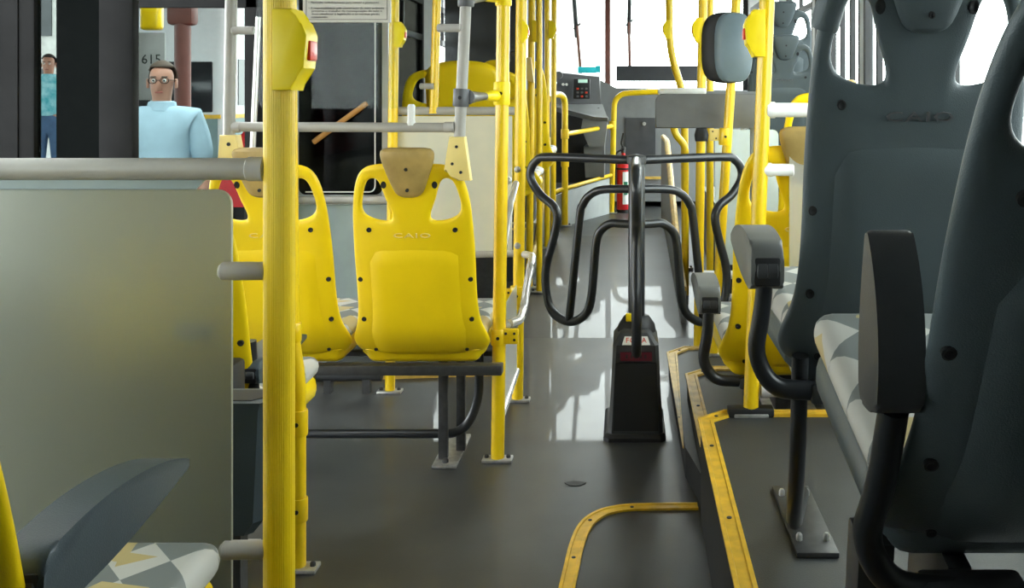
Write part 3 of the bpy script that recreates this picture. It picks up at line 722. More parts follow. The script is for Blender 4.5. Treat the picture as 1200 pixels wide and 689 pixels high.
# printed notice on the glass
nx0, nx1, nz0 = P(354, 0, gs).x, P(457, 0, gs).x, P(0, 26, gs).z; nz1 = nz0+0.30
nt_ = thing('printed_notice', 'framed notice with printed lines fixed to the clear glass screen', 'notice', ((nx0+nx1)/2, gs+0.012, nz0))
bm = BM(); box2(bm, (nx0-nt_.location.x, -0.004, 0), (nx1-nt_.location.x, 0.004, nz1-nz0)); fin('sheet', bm, SIGNM, nt_, smooth=False)
bm = BM(); hw = (nx1-nx0)/2-0.010
for a, b in (((-hw, 0.0085), (hw, 0.0100)), ((-hw, 0.0085), (-hw+0.0015, 0.29)), ((hw-0.0015, 0.0085), (hw, 0.29))): box2(bm, (a[0], -0.0052, a[1]), (b[0], -0.004, b[1]))
fin('border_line', bm, INK, nt_, smooth=False)
lines = [(2.8, '• Mantenha cuidadosamente para acessar o pavimento.'), (9.3, '• A responsabilidade pela conservação do meio ambiente'), (12.7, '   preserva o trabalho de recomposição do solo e'), (16.2, '   deve obedecer à legislação e as normas gerais'), (19.8, '   estabelecidas.')]
for py, s in lines:
    o = text('printed_line', s, 0.0098, INK, nt_, (-hw+0.008, -0.0053, P(0, py, gs).z-nz0), extrude=0.0003, align='LEFT')
    wd = max(v.co.x for v in o.data.vertices); o.scale.x = (0.228 if py in (2.8, 16.2) else 0.242 if py == 9.3 else 0.236 if py == 12.7 else 0.063)/wd
# Y3 and Y4 poles, cream partition
f, tp = up_to(457, 460, 0, 462)
Y3 = pole('yellow pole at the left end of the cream partition, with a stop-request box', [f, tp], 0.0215, YPOLE); bell_box(Y3, P(464, 41, f.y), 1, 0.74)
DP = f.y
cp = thing('partition_panel', 'cream partition with grey top rail behind the double seat', 'partition', (-0.75, DP+0.03, 0)); O = Vector(cp.location)
bm = BM(); tube(bm, [P(455, 130, DP+0.03)-O, P(606, 130, DP+0.03)-O], 0.018, 14); fin('rail', bm, GPOLE, cp)
bm = BM(); box2(bm, P(463, 296, DP+0.03)-O-Vector((0, .006, 0)), P(600, 136, DP+0.03)-O+Vector((0, .006, 0))); fin('sheet', bm, CREAM, cp, smooth=False)
bm = BM(); tube(bm, [P(455, 300, DP+0.03)-O, P(606, 297, DP+0.03)-O], 0.016, 14); fin('lower_rail', bm, GPOLE, cp)
a = P(508, 132, DP+0.03); b = P(512, 0, DP+0.03)
Y4 = pole('slim yellow pole rising from the rail of the cream partition', [a, a+(b-a)*((ZC-a.z)/(b.z-a.z))], 0.0185, YPOLE, base=False)
collar(Y4, P(508, 133, DP+0.03), P(508, 127, DP+0.03), 0.023, YPOLE, 'foot_collar', scr=False)
for py, xa in ((33, 512), (101, 491)):
    O = Vector(Y4.location); x0 = P(xa, 0, DP).x-O.x; x1 = P(508, 0, DP).x-O.x if xa < 508 else P(530, 0, DP).x-O.x
    bm = BM(); lathe(bm, [(0.006, min(x0, x1)), (0.013, min(x0, x1)+0.004), (0.013, max(x0, x1))], (0, -0.02, P(0, py, DP).z-O.z), 'X'); fin('clip', bm, GPOLE, Y4)
hp = thing('heater_pipe', 'dark grey pipe lying on the floor beyond the double seat', 'pipe', P(420, 443, DP-0.0)); O = Vector(hp.location)
bm = BM(); tube(bm, [P(372, 439, DP)-O, P(446, 437, DP)-O], 0.03, 14); fin('pipe', bm, GDARK, hp)
bm = BM(); lathe(bm, [(0.034, -0.02), (0.034, 0.02)], P(442, 437, DP)-O, 'X', 14); fin('pipe_collar', bm, STEELD, hp)
for xx in (385, 430):
    q_ = P(xx, 438, DP)-O; bm = BM(); box2(bm, (q_.x-0.015, q_.y-0.02, -O.z), (q_.x+0.015, q_.y+0.02, q_.z)); fin('pipe_foot', bm, STEELD, hp, smooth=False)
# side partition window (dark) left of Y3
wp = thing('partition_window', 'dark-glazed partition with grey-green lower board beyond the double seat', 'partition', (-1.24, DP+0.08, 0)); O = Vector(wp.location); dw = DP+0.08
z0 = P(0, 228, dw).z; x0, x1 = XL+0.005-O.x, P(449, 0, dw).x-O.x
bm = BM(); box2(bm, (x0, -0.01, 0.25), (x1+0.02, 0.01, z0-0.045)); fin('lower_board', bm, WALLGREEN, wp, smooth=False)
bm = BM(); tube(bm, [(x0, -0.02, z0-0.022), (x1+0.02, -0.02, z0-0.022)], 0.018, 14); fin('rail', bm, GPOLE, wp)
bm = BM(); box2(bm, (x1-0.002, -0.012, z0-0.02), (x1+0.025, 0.012, 2.1)); fin('post', bm, GPOLE, wp, smooth=False)
bm = BM(); prism(bm, rrect(x0, x1-0.004, z0, 2.1, 0.03), -0.004, 0.004, 'XZ'); fin('pane', bm, GLASSD, wp, smooth=False)
xx = P(440, 0, dw).x-O.x
bm = BM(); tube(bm, fillet([(x0+0.03, -0.006, z0+0.012), (xx, -0.006, z0+0.012), (xx, -0.006, 2.08)], 0.03), 0.003, 6); fin('edge_seal', bm, WHITEP, wp)
bm = BM(); box2(bm, (-0.02, 0.5, 0.60), (0.03, 0.52, 1.6)); 
bm.free()
# wooden-coloured broom handle leaning behind the glass
bm = BM(); a, b = P(430, 121, DP+0.05), P(397, 145, DP+0.05); a0 = b+(b-a)*0.9; tube(bm, [Vector((0, 0, 0)), a-a0], 0.012, 10)
tag(fin('lever_bar', bm, mat('orange_brown_bar', (0.42, 0.2, 0.05), 0.5), None, loc=a0), 'slanting orange-brown bar in front of the dark-glazed partition', 'bar')

# cluster of aisle poles further forward, left
def simple_pole(label, px, d, z0, pxt, r, bell=None, side=1):
    f = P(px, 200, d); f.z = z0; q = P(pxt, 0, d); b = P(px, 200, d); k = (ZC-z0)/(q.z-b.z)
    tp = f+Vector(((q.x-b.x)*k, 0, ZC-z0)); t = pole(label, [f, tp], r, YPOLE)
    if bell: bell_box(t, P(px+(pxt-px)*(200-bell)/200+side*3, bell, d), side, 0.9)
    return t
c1 = simple_pole('yellow pole in a pale socket beside the forward yellow seat', 620, 6.15, 0.08, 622, 0.022, 37)
bm = BM(); prism(bm, [((x-621)*6.1/F, -(y-82)*6.1/F+EYE+0.164) for x, y in [(616, 67), (624, 67), (628, 97), (614, 92)]], -0.05, 0.0, 'XZ', 0.006); o = fin('seat_socket', bm, YCLAMP, c1); o.location.z = -0.08
simple_pole('slim yellow pole ahead of the socketed one', 632, 6.05, 0.071, 632, 0.018)
simple_pole('yellow pole with a stop-request box by the grey side panel', 641, 7.2, 0.167, 641, 0.020, 35)
c4 = simple_pole('yellow pole beside the blue-grey curtain', 648, 7.7, 0.2, 649, 0.021)
# driver's enclosure
zf = 0.2
fP1 = PZ(662, 265, zf); fP2 = PZ(716.5, 250, zf)
d1, d2 = fP1.y, fP2.y
e = thing('drivers_rail', 'yellow hooped rail and low grey wall round the driver', 'railing', fP1); O = Vector(e.location)
bm = BM(); tube(bm, [p-O for p in fillet([fP1, P(662, 112, d1), P(649, 110, d1-0.15), P(645, 116, d1-0.4)], 0.09)], 0.026, 14); fin('post', bm, YPOLE, e)
bm = BM(); tube(bm, [p-O for p in fillet([fP2, P(720, 110, d2), P(778, 107, d2), P(790, 107, d2)], 0.13)], 0.026, 14); fin('post', bm, YPOLE, e)
bm = BM(); tube(bm, [P(664, 157, d1)-O, P(718, 147.5, d2)-O], 0.02, 12); fin('cross_rail', bm, YPOLE, e)
bm = BM(); tube(bm, [P(650, 225, d1-0.06)-O, P(662, 221, d1)-O, P(717, 205, d2)-O], 0.018, 12); fin('lower_rail', bm, YPOLE, e)
for fx, dd, py in ((662, d1, 157), (718, d2, 147), (662, d1, 190)):
    c = P(fx, py, dd)-O; bm = BM(); lathe(bm, [(0.03, -0.04), (0.034, -0.036), (0.034, 0.036), (0.03, 0.04)], c); fin('coupler', bm, YPOLE, e)
bm = BM(); a, b = P(650, 230, d1-0.06)-O, P(717, 208, d2)-O
q = [a, P(662, 225, d1)-O, b]
for i in range(2):
    u, v = q[i], q[i+1]; vs = [bm.verts.new(x) for x in ((u.x, u.y+0.03, 0.0), (v.x, v.y+0.03, 0.0), (v.x, v.y+0.03, v.z), (u.x, u.y+0.03, u.z))]
    f_ = bm.faces.new(vs); r = bmesh.ops.extrude_face_region(bm, geom=[f_]); 
    for x in r['geom']:
        if isinstance(x, bmesh.types.BMVert): x.co += Vector((-0.004, 0.02, 0))
fin('low_wall', bm, WALLG, e, smooth=False)
for px, dd in ((664, d1), (716.5, d2)): 
    pass
base_plate(e, fP1); base_plate(e, fP2)

# dashboard and console
ds = thing('dashboard', 'black instrument panel with keypad unit and grey console beside the driver', 'dashboard', (-0.55, 9.0, 0.2)); O = Vector(ds.location)
def poly3(bm, pts, depth):
    vs = [bm.verts.new(p-O) for p in pts]; f_ = bm.faces.new(vs); r = bmesh.ops.extrude_face_region(bm, geom=[f_])
    for x in r['geom']:
        if isinstance(x, bmesh.types.BMVert): x.co += Vector(depth)
    return bm
bm = BM(); poly3(bm, [P(646, 84, 8.9), P(702, 90, 9.2), P(704, 122, 9.2), P(648, 122, 8.9)], (0, 0.35, 0.02)); fin('instrument_panel', bm, DASH, ds, smooth=False)
bm = BM(); poly3(bm, [P(646, 122, 8.85), P(706, 122, 8.85), P(712, 138, 8.6), P(696, 137, 8.55), P(646, 124, 8.6)], (0, 0.25, -0.05)); fin('ledge', bm, CONS, ds, smooth=False)
bm = BM(); box(bm, P(682, 104, 8.95)-O, (0.15, 0.05, 0.19), 0.012); kp = fin('keypad_unit', bm, BLACK, ds)
bm = BM(); box(bm, P(683, 95, 8.92)-O, (0.085, 0.012, 0.032), 0.002); fin('display', bm, LCD, kp)
for i in range(3):
    for j in range(3):
        bm = BM(); box(bm, P(677+5*i, 104+4.5*j, 8.915)-O, (0.022, 0.01, 0.018), 0.003); fin('key', bm, GCLAMPD if (i+j) % 3 else REDS, kp)
for px, py in ((655, 88), (651, 97), (660, 99), (664, 99)):
    bm = BM(); lathe(bm, [(0.035 if py == 88 else 0.012, -0.02), (0.035 if py == 88 else 0.012, 0.02)], P(px, py, 8.9)-O, 'Y', 14); fin('gauge' if py == 88 else 'switch', bm, GCLAMPD if py == 88 else WHITEP, ds)
bm = BM(); poly3(bm, [P(685, 128, 8.75), P(702, 126, 8.75), P(712, 140, 8.75), P(708, 172, 8.75), P(690, 172, 8.75), P(681, 150, 8.75)], (0, 0.5, 0)); fin('column_shroud', bm, CONS, ds, smooth=False)
bm = BM(); poly3(bm, [P(684, 172, 8.8), P(708, 172, 8.8), P(708, 208, 8.8), P(686, 208, 8.8)], (0, 0.5, 0)); fin('column_base', bm, CONS, ds, smooth=False)
bm = BM(); poly3(bm, [P(648, 128, 9.3), P(700, 128, 9.3), P(700, 214, 9.3), P(648, 214, 9.3)], (0, 0.1, 0)); fin('footwell', bm, DASH, ds, smooth=False)
fc = thing('front_console', 'broad grey front console with dark hatch under the windscreen', 'console', (0.2, 9.9, 0.2)); O = Vector(fc.location)
bm = BM(); poly3(bm, [P(700, 92, 9.6), P(722, 103, 9.6), P(880, 106, 9.6), P(880, 236, 9.6), P(704, 236, 9.6)], (0, 0.75, 0)); fin('body', bm, CONS, fc, smooth=False)
bm = BM(); box2(bm, P(733, 186, 9.58)-O, P(768, 138, 9.60)-O); ht = fin('hatch', bm, GDARK, fc, smooth=False)
bm = BM(); lathe(bm, [(0.018, -0.015), (0.018, 0.01)], P(755, 145, 9.57)-O, 'Y', 12); fin('hatch_lock', bm, STEEL, ht)
bm = BM(); poly3(bm, [P(722, 77, 10.3), P(868, 77, 10.3), P(868, 95, 10.3), P(722, 95, 10.3)], (0, 0.05, 0)); fin('dark_band', bm, DASH, fc, smooth=False)
bm = BM(); poly3(bm, [P(735, 207, 9.57), P(775, 207, 9.57), P(775, 210, 9.57), P(735, 210, 9.57)], (0, 0.02, 0)); fin('yellow_strip', bm, STRIP2, fc, smooth=False)
bm = BM(); box(bm, P(688, 82, 9.9), (0.18, 0.14, 0.06), 0.004); tag(fin('folder', bm, TEAL), 'turquoise folder lying on the dashboard top', 'folder')
bm = BM(); box(bm, P(701, 81, 9.92), (0.05, 0.12, 0.07), 0.004); tag(fin('paper_box', bm, TEAL), 'small turquoise box on the dashboard beside the pillar', 'box')
# extinguisher
fx = P(728, 243, 9.2); fe = thing('fire_extinguisher', 'red fire extinguisher with white label by the driver rail', 'fire extinguisher', (fx.x+0.02, 9.15, 0.2))
bm = BM(); lathe(bm, [(0.055, 0.0), (0.062, 0.01), (0.062, 0.44), (0.05, 0.50), (0.02, 0.53), (0.018, 0.56)]); fin('cylinder', bm, RED, fe)
bm = BM(); lathe(bm, [(0.066, 0.0), (0.066, 0.03)]); fin('foot_ring', bm, BLACK, fe)
bm = BM(); lathe(bm, [(0.022, 0.555), (0.024, 0.60), (0.012, 0.615)]); fin('valve', bm, STEELD, fe)
bm = BM(); tube(bm, fillet([(0, 0, 0.60), (-0.02, -0.02, 0.64), (0.0, -0.03, 0.74)], 0.02), 0.009, 8); fin('handle', bm, BLACK, fe)
bm = BM(); tube(bm, fillet([(0.0, -0.02, 0.59), (-0.07, -0.03, 0.56), (-0.075, -0.03, 0.2)], 0.04), 0.010, 8); fin('hose', bm, BLACK, fe)
for z0, z1, m_ in ((0.08, 0.38, WPAPER),):
    bm = BM(); n = 8; ra = 0.0635
    for i in range(n):
        a0, a1 = -PI/2-0.1+i*1.1/n, -PI/2-0.1+(i+1)*1.1/n
        vs = [bm.verts.new((ra*math.cos(t), ra*math.sin(t), z)) for t, z in ((a0, z0), (a1, z0), (a1, z1), (a0, z1))]; bm.faces.new(vs)
    lb = fin('label', bm, m_, fe)
    bm = BM()
    for k, (za, zb) in enumerate(((0.26, 0.29), (0.17, 0.2))): box2(bm, (0.005, -0.0655, za), (0.04, -0.0600, zb))
    fin('label_print', bm, mat('green_print', (0.05, 0.3, 0.2), 0.6), lb, smooth=False)
bm = BM(); lathe(bm, [(0.0645, 0.40), (0.0645, 0.415)]); fin('strap', bm, BLACK, fe)
# driver bulkhead, curtain
bm = BM(); prism(bm, rrect(-1.44, -0.87, 0.42, 2.1, 0.02), 0, 0.03, 'XZ'); o = fin('bulkhead', bm, WALLD, None, smooth=False, loc=(0, 7.75, 0)); tag(o, 'dark bulkhead board behind the driver', 'bulkhead')
cu = thing('curtain', 'narrow blue-grey curtain hanging beside the driver', 'curtain', (-0.72, 8.0, 0))
bm = BM(); xs = [(-0.05+0.1*i/16, 0.012*math.sin(i*1.3)) for i in range(17)]
prism(bm, xs+[(x, y+0.006) for x, y in xs[::-1]], 0.75, 2.1, 'XY'); o = fin('cloth', bm, CURT, cu)
bm = BM(); tube(bm, [(-0.07, 0, 2.1), (0.07, 0, 2.1)], 0.008, 8); fin('curtain_rod', bm, STEEL, cu)
# wipers outside the windscreen
def wiper(label, pa, pb, pc):
    d = YF+0.09; t = thing('windscreen_wiper', label, 'wiper', P(*pa, d)); O_ = Vector(t.location)
    bm = BM(); tube(bm, [P(*pa, d)-O_, P(*pb, d)-O_], 0.017, 8); fin('arm', bm, BRONZE, t)
    bm = BM(); tube(bm, [P(pb[0], pb[1]+14, d+0.01)-O_, P(*pc, d+0.01)-O_], 0.024, 8); fin('blade', bm, BLACK, t)
    bm = BM(); tube(bm, [P(pb[0]-4, pb[1]+4, d)-O_, P(pb[0]+5, pb[1]-3, d)-O_], 0.010, 8); fin('blade_clip', bm, BLACK, t)
wiper('wiper leaning beside the dashboard', (681, 88), (676, 30), (672, -14)); wiper('wiper standing right of the brown centre pillar', (738, 80), (737, 26), (738, -18))

# ------------------------------------------------------------------ turnstile
TX, TY = P(746, 0, 3.80).x, 3.80
ts = thing('turnstile', 'black tubular turnstile with three wings on a counter box', 'turnstile', (TX, TY, 0))
def wing_rz(px, py):
    t = (px-735)/F; r = (TX-TY*t)/(0.866+0.5*t); Y = TY+0.5*r; return (max(r, 0.0), EYE-(py-CY)*Y/F)
outer = [(645, 184), (629, 188), (622, 199), (623, 212), (634, 229), (648, 241), (653, 256), (648, 282), (640, 313), (640, 340), (645, 361), (656, 373), (670, 377), (683, 371), (691, 358), (695, 329), (698, 290), (702.5, 272), (715, 262)]
mid = [(735, 221), (708, 222), (692, 228), (683, 240), (679, 258), (667, 375)]
outer = [wing_rz(*p) for p in outer]; mid = [wing_rz(*p) for p in mid]
outer = [(0, outer[0][1])]+outer+[(outer[-1][0]*0.6, outer[-1][1]+0.003), (0, outer[-1][1]+0.004)]; mid[0] = (0, mid[0][1])
bm = BM(); tube(bm, smoothpts([(r, 0, z) for r, z in outer], 4), 0.0175, 12); wm1 = fin('wing', bm, TURN, ts)
bm = BM(); tube(bm, smoothpts([(r, 0, z) for r, z in mid], 4), 0.0165, 12); wm2 = fin('wing_bar', bm, TURN, wm1)
for k, ang in enumerate((math.radians(150), math.radians(30), math.radians(-90.6))):
    if k == 0: o = wm1
    else:
        o = wm1.copy(); COL.objects.link(o); o.parent = ts; c = wm2.copy(); COL.objects.link(c); c.parent = o
    o.rotation_euler = (0, 0, ang)
bm = BM(); lathe(bm, [(0.032, 0.40), (0.032, 1.035), (0.026, 1.045), (0.020, 1.048)], seg=24); fin('post', bm, TURN, ts)
bm = BM(); lathe(bm, [(0.036, 1.02), (0.037, 1.03), (0.037, 1.046), (0.03, 1.052), (0.01, 1.056)], seg=24); fin('post_cap', bm, GDARK, ts)
bm = BM(); lathe(bm, [(0.075, 0.375), (0.07, 0.40), (0.05, 0.43), (0.04, 0.435)], seg=20); fin('collar', bm, BLACK, ts)
bm = BM(); box(bm, (-0.027, -0.045, 0.435), (0.03, 0.02, 0.03), 0.004); fin('seal_tag', bm, YBOX, ts)
# counter box: tapered body
def frustum(bm, rects):
    rings = []
    for z, x0, x1, y0, y1, ch in rects:
        rings.append([bm.verts.new((x, y, z)) for x, y in ((x0+ch, y0), (x1-ch, y0), (x1, y0+ch), (x1, y1-ch), (x1-ch, y1), (x0+ch, y1), (x0, y1-ch), (x0, y0+ch))])
    for i in range(len(rings)-1):
        for k in range(8): bm.faces.new((rings[i][k], rings[i][(k+1) % 8], rings[i+1][(k+1) % 8], rings[i+1][k]))
    bm.faces.new(rings[0][::-1]); bm.faces.new(rings[-1]); return bm
bm = BM(); frustum(bm, [(0.02, -0.107, 0.098, -0.145, 0.17, 0.012), (0.20, -0.097, 0.088, -0.130, 0.15, 0.012), (0.345, -0.090, 0.082, -0.120, 0.13, 0.014), (0.385, -0.062, 0.055, -0.09, 0.10, 0.014), (0.395, -0.05, 0.045, -0.07, 0.08, 0.01)])
bx_ = fin('counter_box', bm, GDARK, ts, angle=25)
bm = BM(); frustum(bm, [(0.0, -0.125, 0.108, -0.17, 0.19, 0.02), (0.014, -0.125, 0.108, -0.17, 0.19, 0.02), (0.024, -0.115, 0.103, -0.155, 0.18, 0.02)]); fin('floor_flange', bm, BLACK, ts, angle=25)
def fy(z): return -0.130+(z-0.20)*0.010/0.145 if z > 0.2 else -0.145+(z-0.02)*0.015/0.18
bm = BM(); prism(bm, [(-0.088, 0.035), (0.08, 0.035), (0.074, 0.283), (-0.080, 0.283)], -0.004, 0.0, 'XZ')
for v in bm.verts: v.co.y += fy(v.co.z)
fin('front_cover', bm, BLACK, bx_, smooth=False)
bm = BM(); box2(bm, (-0.062, -0.131, 0.291), (0.056, -0.122, 0.323)); lw_ = fin('counter_window', bm, LEDW, bx_, smooth=False)
for i in range(5):
    xc = -0.038+i*0.0175
    bm = BM(); box(bm, (xc, -0.1315, 0.307), (0.008, 0.002, 0.014), 0.0005); fin('counter_digit', bm, LED, lw_, smooth=False)
# white badge with red lettering on the sloping top
sl = math.atan2(0.03, 0.04); zc_, yc_ = 0.361, -0.109
bm = BM(); prism(bm, [(-0.056, -0.018), (0.050, -0.018), (0.040, 0.016), (-0.046, 0.016)], -0.004, 0.0, 'XZ')
o = fin('badge', bm, WPAPER, bx_, smooth=False); o.location = (0, yc_, zc_); o.rotation_euler = (-sl, 0, 0)
text('badge_lettering', 'FOCA', 0.028, REDS, o, (-0.003, -0.0045, -0.001), extrude=0.0006, spacing=1.1)

# ------------------------------------------------------------------ right-hand poles, panels, validator
f, tp = up_to(879.5, 487, H3, 899)
R1 = pole('thick yellow pole on the edge of the high platform, with a stop-request box', [f, tp], 0.0235, YPOLE); dR1 = f.y
bell_box(R1, P(893, 40, dR1), -1, 0.98)
bm = BM(); box(bm, Vector((0, 0, 0.014)), (0.14, 0.05, 0.028), 0.006); fin('base_shoe', bm, BLACK, R1)
rp = thing('partition_panel', 'clear frosted panel with white rails right of the thick yellow pole', 'partition', (0.8, dR1, H3)); O = Vector(rp.location)
for py, xa, xb, rr in ((129, 897, None, 0.022), (457, 890, None, 0.021), (199, 893, 930, 0.019)):
    a = P(xa, py, dR1)-O; xe = XR-0.01-O.x if xb is None else P(xb, py, dR1).x-O.x
    bm = BM(); lathe(bm, [(rr*0.8, a.x), (rr*1.15, a.x+0.004), (rr*1.15, a.x+0.028), (rr, a.x+0.032), (rr, xe-0.003), (rr*0.8, xe)], (0, a.y, a.z), 'X'); fin('rail' if xb is None else 'panel_clamp', bm, WHITEP if py < 300 else GCLAMP, rp)
bm = BM(); prism(bm, rrect(P(925, 0, dR1).x-O.x, XR-0.02-O.x, P(0, 440, dR1).z-O.z, P(0, 160, dR1).z-O.z, 0.03), -0.004, 0.004, 'XZ'); fin('acrylic_sheet', bm, FROSTC, rp, smooth=False)
# R2 leaning pole with validator
f = PZ(836, 416, H1); dR2 = f.y; q = P(863, 0, dR2); k = (ZC-f.z)/(q.z-f.z)
R2 = pole('leaning yellow pole carrying the ticket validator', [f, f+(q-f)*k], 0.0215, YPOLE)
collar(R2, P(850, 150, dR2), P(849, 170, dR2), 0.027, YPOLE, 'coupler')
bm = BM(); box(bm, P(838, 158, dR2)-Vector(R2.location), (0.05, 0.012, 0.055), 0.004); ce = fin('coupler_ear', bm, YCLAMP, R2)
for py in (154, 162):
    bm = BM(); lathe(bm, [(0.004, -0.010), (0.004, 0.004)], P(835+(py-154)/2, py, dR2)-Vector(R2.location), 'Y', 8); fin('screw', bm, BLACK, ce)
vc = P(853, 56, dR2-0.07)
vd = thing('ticket_validator', 'rounded slate ticket validator fixed to the leaning yellow pole', 'validator', vc, math.radians(0))
def rbody(w, h, n=28, e=3.2, top=0.0):
    return [(w*math.copysign(abs(math.cos(2*PI*k/n))**(2/e), math.cos(2*PI*k/n))*(1+top*math.sin(2*PI*k/n)), h*math.copysign(abs(math.sin(2*PI*k/n))**(2/e), math.sin(2*PI*k/n))) for k in range(n)]
def loft(bm, secs):
    rings = [[bm.verts.new((x+dx, y, z)) for x, z in poly] for poly, y, dx in secs]
    n = len(rings[0])
    for i in range(len(rings)-1):
        for k in range(n): bm.faces.new((rings[i][k], rings[i][(k+1) % n], rings[i+1][(k+1) % n], rings[i+1][k]))
    bm.faces.new(rings[0]); bm.faces.new(rings[-1][::-1]); return bm
bm = BM(); loft(bm, [(rbody(0.060, 0.135), -0.052, 0.028), (rbody(0.078, 0.152), -0.042, 0.026), (rbody(0.086, 0.158), -0.02, 0.022)]); fin('front_shell', bm, mat('slate_blue_shell', (0.13, 0.175, 0.20), 0.4, var=0.06), vd)
bm = BM(); loft(bm, [(rbody(0.086, 0.158), -0.022, 0.018), (rbody(0.094, 0.160), 0.0, -0.012), (rbody(0.092, 0.154), 0.03, -0.026)]); fin('middle_shell', bm, BLACK, vd)
bm = BM(); loft(bm, [(rbody(0.092, 0.145), 0.028, -0.034), (rbody(0.08, 0.125), 0.04, -0.036)]); fin('back_shell', bm, YBOX, vd)
bm = BM(); box(bm, (0.0, 0.056, 0), (0.05, 0.05, 0.08), 0.008); fin('pole_bracket', bm, GDARK, vd)
# fare desk (grey wide box) + its light rim
dk = thing('fare_desk', 'wide grey desk board beside the turnstile with pale rim', 'desk', P(828, 150, 4.62)); O = Vector(dk.location)
bm = BM(); a, b = P(768, 150, 4.62)-O, P(897, 110, 4.62)-O; prism(bm, rrect(a.x, b.x, a.z, b.z, 0.035, (1, 1, 0, 1)), -0.03, 0.05, 'XZ', 0.006); fin('front_board', bm, mat('desk_grey', (0.12, 0.122, 0.12), 0.5, bump=0.3, bscale=400), dk)
bm = BM(); a, b = P(772, 112, 4.72)-O, P(828, 103, 4.72)-O; box2(bm, a, b+Vector((0, 0.18, 0)), 0.015, 3); fin('tray_rim', bm, WHITEP, dk)
bm = BM(); box2(bm, P(826, 112, 4.74)-O, P(897, 107, 4.74)-O+Vector((0, 0.2, 0))); fin('desk_top', bm, CONS, dk, smooth=False)
bm = BM(); lathe(bm, [(0.03, -0.03), (0.034, 0), (0.02, 0.05)], P(822, 158, 4.62)-O); fin('knob', bm, BLACK, dk)
bm = BM(); box2(bm, P(880, 400, 4.66)-O, P(893, 150, 4.66)-O+Vector((0, 0.04, 0))); fin('desk_leg', bm, CONS, dk, smooth=False)
# further poles on the right
def bent_pole(label, pts, r, bell=None, bside=-1, bx0=0, d=5):
    t = pole(label, pts, r, YPOLE, 0.15)
    if bell: bell_box(t, P(bx0+3, bell, d), bside, 0.85)
    return t
d = 4.96; f = PZ(818, 410, 0.0)
bent_pole('yellow pole with side coupler behind the leaning pole', [f, P(822, 100, f.y), P(824, 0, f.y), Vector((P(824, 0, f.y).x, f.y, ZC))], 0.023, 36, -1, 819, f.y)
d = 5.4; a = P(832, 300, d); a.z = 0.02
bent_pole('slim yellow pole close behind the coupled one', [a, P(832, 0, d), Vector((P(832, 0, d).x, d, ZC))], 0.02)
d = 6.6; a = P(803, 240, d); a.z = 0.12
bent_pole('kinked yellow pole beside the slanted right side panel', [a, P(802, 112, d), P(785, 62, d), P(784, 0, d), Vector((P(784, 0, d).x, d, ZC))], 0.025, 35, -1, 782, d)
d = 6.0; a = P(791, 150, d)
t = thing('grab_pole', 'short yellow hooped handrail under the fare desk', 'pole', (P(800, 0, d).x, d, floor_z(d)))
tubepart(t, fillet([Vector((P(803, 0, d).x, d, floor_z(d))), P(803, 170, d), P(791, 158, d), P(787, 130, d)], 0.1), 0.022, YPOLE)
# pale panel and low rails behind the desk
pb = thing('partition_panel', 'pale panel behind the leaning pole, with low bright rails', 'partition', P(870, 310, 5.15)); O = Vector(pb.location)
bm = BM(); prism(bm, rrect(P(838, 0, 5.15).x-O.x, P(912, 0, 5.15).x-O.x, 0, P(0, 152, 5.15).z-O.z, 0.03), -0.006, 0.006, 'XZ'); fin('sheet', bm, mat('pale_mint_panel', (0.55, 0.62, 0.60), 0.35, var=0.05), pb, smooth=False)
for py, m_ in ((322, WHITEP), (349, CHROME)):
    bm = BM(); tube(bm, [P(822, py, 5.05)-O, P(912, py, 5.05)-O], 0.022, 12); fin('rail', bm, m_, pb)
bm = BM(); box2(bm, P(838, 345, 5.2)-O, P(912, 326, 5.2)-O+Vector((0, 0.05, 0))); fin('lower_board', bm, DASH, pb, smooth=False)
bm = BM(); tube(bm, [P(822, 366, 4.98)-O, P(866, 382, 4.75)-O], 0.018, 12); fin('brace', bm, CHROME, pb)
for xx in (844, 908):
    b0 = P(xx, 345, 5.17)-O; bm = BM(); box2(bm, (b0.x-0.015, b0.y-0.015, -O.z), (b0.x+0.015, b0.y+0.015, 0.02)); fin('leg', bm, STEELD, pb, smooth=False)

# dark litter bin between the ribbed pole and the frosted panel
bz = thing('litter_bin', 'dark grey litter bin beside the ribbed pole', 'bin', (-0.93, 2.02, 0)); 
d = 2.0; O = Vector(bz.location)
bm = BM(); zt_ = P(0, 470, d).z; zb_ = P(0, 628, d).z
a, b = P(205, 0, d).x-O.x, P(314, 0, d).x-O.x
frustum(bm, [(zb_, a+0.03, b-0.035, -0.02, 0.04, 0.015), (zb_+0.03, a+0.01, b-0.012, -0.03, 0.05, 0.015), (zt_-0.02, a+0.0, b-0.002, -0.03, 0.06, 0.015), (zt_, a-0.006, b+0.004, -0.036, 0.066, 0.015)]); fin('tub', bm, GARM, bz, angle=30)
bm = BM(); frustum(bm, [(zt_, a+0.012, b-0.014, -0.02, 0.05, 0.02), (zt_+0.002, a+0.012, b-0.014, -0.02, 0.05, 0.02)]); fin('opening', bm, BLACK, bz, smooth=False)
bm = BM(); box2(bm, (a+0.04, -0.01, 0), (b-0.06, 0.03, zb_+0.01)); fin('stand', bm, STEELD, bz, smooth=False)
# dark upholstered box under the single seat
bm = BM(); box2(bm, (-1.42, 2.28, 0.08), (-0.915, 2.36, 0.655), 0.012); o = fin('kick_panel', bm, BLACK); tag(o, 'black padded kick panel below the single yellow seat', 'panel')

